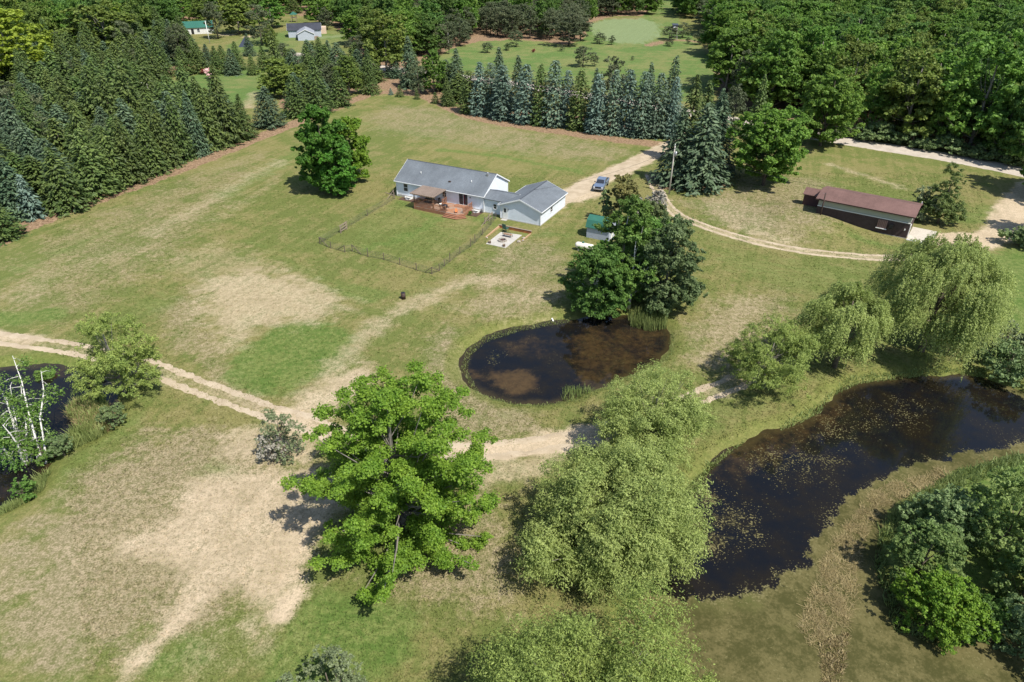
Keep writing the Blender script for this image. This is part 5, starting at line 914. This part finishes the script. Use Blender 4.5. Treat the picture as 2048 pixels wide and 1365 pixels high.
# fire pit patio
o = MB().prism([(25.2, -11.6), (28.7, -11.6), (28.72, -5.9), (25.1, -6.4)], -.05, .06, 'z').build('patio_slab', M_CONC); o.location = (HO[0], HO[1], 0); o.rotation_euler = (0, 0, HA); tag(o, 'rectangular grey concrete slab under the fire pit', 'patio')
rw = local('retaining_wall', 'low orange brown timber wall behind the fire pit patio', 'wall', 23.9, -4.7)
for k in range(4): MB().bx(0, 5.9, -.08, .08, .12 * k, .12 * k + .115).build('timber', plain('orange_timber%d' % (k % 2), ((.42, .15, .04), (.27, .11, .06))[k % 2], .75, .35, 1.2), rw)
MB().prism([(-.1, .0), (-.1, .35), (-4.6, .08), (-4.6, 0)], -.1, .1, 'x').build('left_timber', plain('tan_timber', (.42, .27, .16), .8, .2), rw); MB().bx(5.75, 5.95, -3.4, -.1, 0, .13).build('right_timber', plain('tan_timber', (.42, .27, .16), .8, .2), rw); MB().bx(-.12, 6.0, -.12, .12, .482, .53).build('cap', M_WOODGREY, rw)
fp = local('fire_pit', 'round stone fire pit ring on the concrete slab', 'fire pit', 27.0, -9.4, .06)
for k in range(14): a = k * math.tau / 14; MB().box((.62 * math.cos(a), .62 * math.sin(a), .13), (.2, .25, .26), a).build('stone', plain('fire_stone', (.36, .32, .27), .9, .2), fp, .02)
MB().tube([(0, 0, 0), (0, 0, .05)], .52, 16).build('ash', plain('ash', (.05, .03, .03), .95), fp)
for k in range(4): MB().tube([(.3 * math.cos(k * 1.7), .3 * math.sin(k * 1.7), .1), (-.2 * math.cos(k * 1.7 + .4), -.2 * math.sin(k * 1.7 + .4), .2)], .055, 7).build('log', plain('charred_log', (.09, .035, .03), .95), fp)
gl = local('garden_chair', 'green high backed garden chair between the timber wall and the bench', 'chair', 25.7, -5.8, .02, math.pi * .95); chair(gl, plain('green_metal', (.05, .12, .09), .5), 1.45)
bn = local('garden_bench', 'dark metal bench with a tan seat on the patio slab', 'bench', 27.0, -7.6, .06, math.pi); MB().bx(-.75, .75, -.28, .28, .4, .46).build('seat', plain('tan_cushion', (.38, .24, .15), .8), bn)
MB().bar((-.75, .3, .9), (.75, .3, .9), .05).bar((-.75, .3, .46), (-.75, .3, .9), .05).bar((.75, .3, .46), (.75, .3, .9), .05).build('backrest', M_BLACK, bn)
for k in range(9): MB().bar((-.6 + k * .15, .3, .46), (-.6 + k * .15, .3, .9), .025).build('spindle', M_BLACK, bn)
for x in (-.72, .72):
    for y in (-.25, .25): MB().bar((x, y, 0), (x, y, .42), .05).build('leg', M_BLACK, bn)
for a, b, l in ((25.6, -11.1, 'rough tree stump seat on the near left corner of the slab'), (28.2, -11.2, 'rough tree stump seat on the near right corner of the slab')):
    s = local('stump_seat', l, 'stump', a, b, .06); MB().tube([(0, 0, 0), (.02, 0, .15), (0, 0, .36)], [.24, .22, .21], 11).build('stump', plain('stump_bark', (.10, .07, .05), .9, .3), s); MB().tube([(0, 0, .36), (0, 0, .368)], .18, 11).build('cut_face', plain('cut_wood', (.33, .25, .17), .8), s)
for i, (a, b, r) in enumerate(((29.6, -7.0, .28), (29.9, -7.9, .22), (29.5, -8.6, .3), (24.2, -9.5, .2))):
    p = hw(a, b); bpy.ops.mesh.primitive_ico_sphere_add(subdivisions=2, radius=r, location=(p[0], p[1], r * .45)); o = bpy.context.object; o.name = 'rock'
    for v in o.data.vertices: v.co *= 1 + .22 * math.sin(v.co.x * 17 + i) * math.cos(v.co.y * 13 + v.co.z * 11)
    o.scale = (1, .8, .65); o.data.materials.append(plain('rock', (.33, .29, .24), .9, .2)); tag(o, ['pale rock at the right end of the timber wall', 'smaller rock in the middle of the rock line right of the patio', 'pale rock nearest the camera in the rock line', 'small rock at the left side of the patio'][i], 'rock')
# green roofed shed, gambrel
p = at(1172.5, 475); shed = thing('garden_shed', 'small pale shed with green gambrel roof half hidden by trees', 'shed', (p[0], p[1], 0), HA)
prof = [(0, 0), (2.9, 0), (2.9, 1.95), (2.45, 2.75), (1.45, 3.25), (.45, 2.75), (0, 1.95)]; MB().prism(prof, 0, 3.8, 'x').build('wall', siding('grey_blue_siding', (.40, .44, .52)), shed)
ro = [(-.18, 1.75), (.38, 2.82), (1.45, 3.36), (2.52, 2.82), (3.08, 1.75)]; r2 = MB()
for a, b in zip(ro[:-1], ro[1:]): r2.prism([a, b, (b[0], b[1] + .08), (a[0], a[1] + .08)], -.2, 4.0, 'x')
r2.build('roof', M_GREENROOF, shed); MB().bx(3.803, 3.84, .9, 2.0, .1, 1.9).build('door', M_WHITE, shed)
# propane tank
p = at(1150, 499); tk = thing('propane_tank', 'white horizontal propane tank with a green cap near the shed', 'gas tank', (p[0], p[1], 0), HA)
n_ = 9; R = .5; pts = [(0.0 + R - R * math.cos(k * math.pi / 2 / 6), 0, .85) for k in range(7)] + [(3.2 - R + R * math.sin(k * math.pi / 2 / 6), 0, .85) for k in range(7)]; rad = [max(R * math.sin(k * math.pi / 2 / 6), .02) for k in range(7)] + [max(R * math.cos(k * math.pi / 2 / 6), .02) for k in range(7)]
MB().tube(pts, rad, 20).build('tank', plain('cream_paint', (.74, .70, .60), .4, .06), tk); MB().tube([(1.3, 0, 1.32), (1.3, 0, 1.5)], .18, 12).build('valve_cap', M_GREENROOF, tk)
for x in (.7, 2.5): MB().bx(x - .12, x + .12, -.35, .35, 0, .42).build('foot', M_CONC, tk)
# pickup truck on the driveway
def truck(x, y, rz):
    t = thing('pickup_truck', 'silver blue pickup truck parked on the sandy driveway, front towards the shed', 'truck', (x, y, .04), rz); M_P = plain('silver_blue_paint', (.20, .26, .36), .25, .03, 2, .6, .4)
    b = MB().prism([(-2.75, .5), (2.75, .5), (2.8, .85), (2.72, 1.08), (1.25, 1.2), (-2.75, 1.2), (-2.8, .8)], -.95, .95, 'y').build('body', M_P, t, .05)
    MB().prism([(1.2, 1.19), (.55, 1.78), (-1.0, 1.82), (-1.35, 1.19)], -.8, .8, 'y').build('cab', M_P, t, .05)
    MB().add([(1.215, -.72, 1.25), (1.215, .72, 1.25), (.62, .66, 1.74), (.62, -.66, 1.74)], [(0, 1, 2, 3)]).build('windscreen', M_GLASS, t)
    for s in (-1, 1): MB().add([(.95, s * .812, 1.25), (-1.1, s * .812, 1.25), (-.95, s * .806, 1.7), (.5, s * .806, 1.7)], [(0, 1, 2, 3)]).build('side_window', M_GLASS, t)
    MB().bx(-2.65, -1.45, -.8, .8, 1.19, 1.215).build('cargo_bed', M_BLACK, t); MB().bx(2.76, 2.9, -.9, .9, .5, .68).build('bumper', M_GREYMETAL, t); MB().bx(2.74, 2.82, -.55, .55, .74, 1.0).build('grille', M_BLACK, t)
    for s in (-1, 1): MB().bx(2.7, 2.81, s * .76 - .14, s * .76 + .14, .78, .98).build('headlight', M_WHITE, t); MB().bx(.85, 1.0, s * 1.06 - .1, s * 1.06 + .1, 1.25, 1.42).build('wing_mirror', M_BLACK, t)
    for x_ in (-1.75, 1.8):
        for s in (-1, 1): w = MB().tube([(x_, s * .78, .38), (x_, s * .99, .38)], .4, 18).build('wheel', M_BLACK, t); MB().tube([(x_, s * .985, .38), (x_, s * 1.005, .38)], .22, 14).build('rim', M_GREYMETAL, w)
f_ = at(1195.5, 385); r_ = at(1214, 354, .6); d_ = f_ - r_; d_ /= np.linalg.norm(d_); truck(*(f_ - d_ * 2.75), math.atan2(d_[1], d_[0]))
# utility poles
def pole(u, vb, vt, label, kind='t', mat=M_WOODGREY):
    g = gp(u, vb); h = height(g[1], vt) - g[2]; t = thing('utility_pole', label, 'utility pole', tuple(g)); MB().tube([(0, 0, -.4), (0, 0, h)], [.15, .1], 10).build('pole', mat, t)
    if kind == 't': MB().tube([(.28, -.1, h - 1.9), (.28, -.1, h - 1.0)], .22, 12).build('transformer', M_GREYMETAL, t); MB().bx(-.1, .2, -.12, .0, h - .5, h - .35).build('bracket', M_GREYMETAL, t); MB().tube([(0, 0, h), (0, 0, h + .35)], .05).build('insulator', M_WHITE, t)
    if kind == 'l': MB().tube([(0, 0, h - .3), (-1.2, -.2, h)], .04).build('lamp_arm', M_GREYMETAL, t); MB().tube([(-1.1, -.2, h - .05), (-1.6, -.25, h - .02)], [.12, .06], 8).build('lamp', M_WHITE, t)
    return np.array([g[0], g[1], g[2] + h])
M_PPOLE = plain('pale_pole', (.42, .39, .34), .8, .15, 2)
top = pole(1338, 389, 292, 'tall pale utility pole with a grey transformer beside the dark spruces', mat=M_PPOLE); pole(304, 206, 165, 'leaning lamp pole with a side arm above the left clearing', 'l', M_PPOLE); pole(420, 88, 42, 'pole with a white top beside the green roofed garage', 'p', M_WHITE); pole(898, 108, 66, 'thin far pole at the left end of the meadow', 'p', M_PPOLE)
def wire(a, b, sag, label):
    a, b = np.array(a), np.array(b); pts = [a + (b - a) * t - np.array([0, 0, sag * 4 * t * (1 - t)]) for t in np.linspace(0, 1, 17)]; tag(MB().tube(pts, .018, 4).build('power_line', M_BLACK), label, 'power line')
g_ = at(1836, 403, 3.9); wire(top - (0, 0, .4), (g_[0], g_[1], 3.9), 1.2, 'thin power line from the pole to the red roofed building'); q = hw(26, 4); wire(top - (0, 0, .6), (q[0], q[1], 4.1), 1., 'thin power line from the pole to the garage roof')
# burn barrel
g_ = gp(807, 598); bb = thing('burn_barrel', 'rusty dark burn barrel alone on the grass below the yard fence', 'barrel', tuple(g_)); MB().tube([(0, 0, -.02), (0, 0, .3), (0, 0, .31), (0, 0, .6), (0, 0, .61), (0, 0, .92)], [.3, .3, .315, .315, .3, .3], 18, True).build('drum', M_RUST, bb); MB().tube([(0, 0, .925), (0, 0, .93)], .26, 18).build('opening', M_BLACK, bb)
g_ = gp(1108, 640); wb = thing('white_post', 'small white marker board lying at the top left of the round pond', 'marker', tuple(g_)); MB().bar((0, 0, .1), (-.25, .5, .45), .16, .05).build('board', M_WHITE, wb); MB().bar((0, 0, 0), (0, 0, .3), .05).build('stake', M_WHITE, wb)
# long red roofed building
HB = math.atan2(101.77 - 111.2, 63.3 - 51.9); B0 = np.array([51.55, 109.9]); BR = np.array([63.2, 101.75]); HB = math.atan2(BR[1] - B0[1], BR[0] - B0[0]); LB = float(np.linalg.norm(BR - B0))
barn = thing('outbuilding', 'long low building with red brown roof and dark brown lower wall', 'building', (B0[0], B0[1], 0), HB); ZT = 3.75
MB().bx(0, LB, 0, 6.6, -.3, 2.55).build('lower_wall', M_BROWNWALL, barn); MB().bx(.03, LB - .03, .05, 6.55, 2.55, ZT).build('upper_wall', siding('pale_green_siding', (.36, .38, .33), .3), barn); MB().bx(-.03, LB + .03, -.05, .1, 2.5, 2.6).build('trim_board', M_WHITE, barn)
e_ = .5; r3 = MB().prism([(-e_, ZT - .02), (3.4, ZT + .75), (3.4, ZT + .88), (-e_, ZT + .12)], -.45, LB + .45, 'x').prism([(7.0, ZT - .02), (3.4, ZT + .75), (3.4, ZT + .88), (7.0, ZT + .12)], -.45, LB + .45, 'x').build('roof', M_RED_ROOF, barn)
MB().prism([(.05, ZT), (6.55, ZT), (3.4, ZT + .72)], .03, LB - .03, 'x').build('gable_wall', siding('pale_green_siding', (.36, .38, .33), .3), barn); MB().bx(-.47, LB + .47, -.55, -.502, ZT - .08, ZT + .12).build('fascia', M_RUST, r3)
hp = MB()
for k in range(6): hp.bx(LB - 4.6 + k * .24, LB - 4.6 + k * .24 + .19, -.17, -.06, 1.0, 2.35)
w_ = hp.build('ribbed_panel', plain('ribbed_brown', (.24, .15, .13), .7), barn); MB().bx(LB - 4.7, LB - 3.1, -.3, -.052, .88, .985).build('sill', M_WHITE, w_)
MB().tube([(LB - 2.6, -.12, 1.5), (LB - 2.6, -.3, 1.5)], .33, 14).bx(LB - 2.85, LB - 2.3, -.4, -.06, 1.35, 1.95).build('wall_fan', M_BLACK, barn); MB().bx(LB - .6, LB - .45, -.2, -.052, 1.35, 1.6).build('wall_lamp', M_WHITE, barn)
MB().bx(-.02, LB * .999, -.035, -.003, -.2, .12).build('foundation', M_CONC, barn)
MB().bx(LB + .02, LB + .1, .8, 1.7, 0, 2.0).build('door', M_WHITE, barn); MB().bx(LB + .2, LB + .33, 6.6, 6.75, ZT + .1, ZT + .5).build('antenna_box', M_WHITE, barn)
MB().tube([(.9, -.62, .2), (.9, -.62, 5.1)], .11, 10).build('stove_pipe', M_RUST, barn); MB().tube([(.9, -.62, 1.0), (.3, -.7, .5)], .07, 8).build('pipe_brace', M_RUST, barn); MB().bx(.0, .7, 1.5, 1.54, ZT + .48, ZT + .52).bx(.1, .8, .9, .94, ZT + .33, ZT + .37).build('roof_strap', M_GREYMETAL, r3)
def bl(a, b): return B0 + np.array([a * math.cos(HB) - b * math.sin(HB), a * math.sin(HB) + b * math.cos(HB)])
p = bl(-3.3, 4.2); sh2 = thing('lean_shed', 'small dark shed with brown roof at the left end of the long building', 'shed', (p[0], p[1], float(terr(p)[0]) - .2), HB)
MB().prism([(0, 0), (2.5, 0), (2.5, 2.2), (1.25, 2.9), (0, 2.2)], 0, 2.6, 'x').build('wall', plain('dark_red_wall', (.10, .05, .045), .8), sh2); MB().prism([(-.25, 2.1), (1.25, 2.94), (1.25, 3.05), (-.25, 2.2)], -.2, 2.8, 'x').prism([(2.75, 2.1), (1.25, 2.94), (1.25, 3.05), (2.75, 2.2)], -.2, 2.8, 'x').build('roof', M_RED_ROOF, sh2)
p = bl(LB + .1, -.3); o = MB().bx(.02, 3.6, 0, 6.4, -.1, .05).build('concrete_pad', plain('pale_concrete', (.46, .42, .35), .9, .15)); o.location = (p[0], p[1], 0); o.rotation_euler = (0, 0, HB); tag(o, 'pale concrete pad at the right end of the red roofed building', 'pavement')
o = MB().bx(0, 3.9, -.2, -.02, 0, .16).build('concrete_kerb', M_WHITE); o.location = (p[0], p[1], 0); o.rotation_euler = (0, 0, HB); tag(o, 'white kerb along the near side of the concrete pad', 'kerb')
# far neighbour houses
def far_house(name, u, v, rz, L, Wd, ze, zr, label, wall, roof, wins):
    g = gp(u, v); t = thing(name, label, 'house', tuple(g), math.radians(rz)); gable(t, 0, L, 0, Wd, -.2, ze, zr, 'x', .4, .4, wall, roof, M_TRIM, gut=False)
    for x, y, z, w, h, f in wins: window(t, x, y, z, w, h, f)
    return t
M_WS = siding('white_siding', (.66, .66, .64)); gh = far_house('garage', 369, 70, 62, 12, 8.4, 2.7, 4.6, 'far white garage with a bright green metal roof', M_WS, M_GREENROOF, [(6, 0, .9, 1., 1.2, '-y')]); gh.rotation_euler = (0, 0, math.radians(-38)) if False else (0, 0, math.radians(20))
MB().bx(-.05, -.01, 2.2, 6.2, .1, 2.2).build('garage_door', M_WHITE, gh); MB().bx(3., 4.1, -.05, -.01, .1, 2.2).build('door', M_BLACK, gh)
nh = far_house('house', 578, 76, 14, 13.5, 8.5, 2.9, 4.9, 'far grey house with a dark roof beyond the evergreens', siding('far_grey_siding', (.42, .46, .52)), shingle('charcoal_shingles', (.05, .055, .07)), [(8, 0, 1, 1.6, 1.2, '-y'), (13.5, 4, 1., 1., 1.2, '+x')])
g2 = gable(nh, 4., 10.5, -9.5, -.02, -.2, 2.6, 4.1, 'y', .35, .3, siding('far_grey_siding', (.42, .46, .52)), shingle('pale_shingles', (.30, .32, .36)), M_TRIM, gut=False); window(nh, 10.5, -5, 1., 1.2, 1.0, '+x')
MB().bx(10.55, 12.2, -2.6, -1.2, 0, .5).bx(10.55, 11.6, -7.5, -6.3, 0, .45).build('steps', M_WOODGREY, nh); MB().bx(13.4, 15.8, 8.4, 13., -.1, 2.6).build('side_room', plain('tan_panel', (.55, .42, .32), .8), nh)
g_ = gp(589, 44); gz = thing('gazebo', 'tiny green roofed wooden tower behind the grey neighbour house', 'gazebo', tuple(g_))
for x in (-1, 1):
    for y in (-1, 1): MB().bar((x * 1.2, y * 1.2, 0), (x * .9, y * .9, 3.4), .18).build('leg', M_WOODGREY, gz)
MB().bx(-1.2, 1.2, -1.2, 1.2, 1.8, 2.0).build('platform', M_WOODGREY, gz); MB().add([(-1.6, -1.6, 3.3), (1.6, -1.6, 3.3), (1.6, 1.6, 3.3), (-1.6, 1.6, 3.3), (0, 0, 4.6)], [(0, 1, 4), (1, 2, 4), (2, 3, 4), (3, 0, 4), (0, 3, 2, 1)]).build('roof', M_GREENROOF, gz)
g_ = gp(492, 93); tt = thing('canvas_tent', 'small dark pointed tent on the neighbour lawn', 'tent', tuple(g_)); MB().add([(-2.4, -2, 0), (2.4, -2, 0), (2.4, 2, 0), (-2.4, 2, 0), (0, 0, 3.4)], [(0, 1, 4), (1, 2, 4), (2, 3, 4), (3, 0, 4), (0, 3, 2, 1)]).build('canvas', plain('navy_canvas', (.04, .05, .08), .8), tt); MB().bar((0, 0, 3.3), (0, 0, 3.9), .1).build('centre_pole', M_GREYMETAL, tt)
# hunting tower on the meadow
g_ = gp(1347, 80); ht_ = thing('hunting_tower', 'narrow grey hunting tower on stilts at the edge of the meadow', 'tower', tuple(g_)); hh = height(g_[1], 47)
for x in (-1, 1):
    for y in (-1, 1): MB().bar((x * 1.3, y * 1.1, -.2), (x * .8, y * .8, hh * .55), .16).build('leg', plain('silver_wood', (.34, .32, .31), .9), ht_)
MB().bx(-.95, .95, -.95, .95, hh * .55, hh * .88).build('cabin', plain('grey_boards', (.24, .21, .21), .9), ht_); MB().bx(-.6, .2, -.97, -.955, hh * .75, hh * .84).build('window', M_WHITE, ht_); MB().box((0, 0, hh * .93), (2.5, 2.5, .16), 0, ('X', .15)).build('roof', plain('dark_roof', (.05, .06, .08), .8), ht_)
for k in range(8): MB().bar((-.35, -1.25 + k * .05, k * hh * .068 + .2), (.35, -1.25 + k * .05, k * hh * .068 + .2), .08).build('ladder_rung', M_GREYMETAL, ht_)
print('objects', len(bpy.data.objects), 'faces', sum(len(m.polygons) for m in bpy.data.meshes))
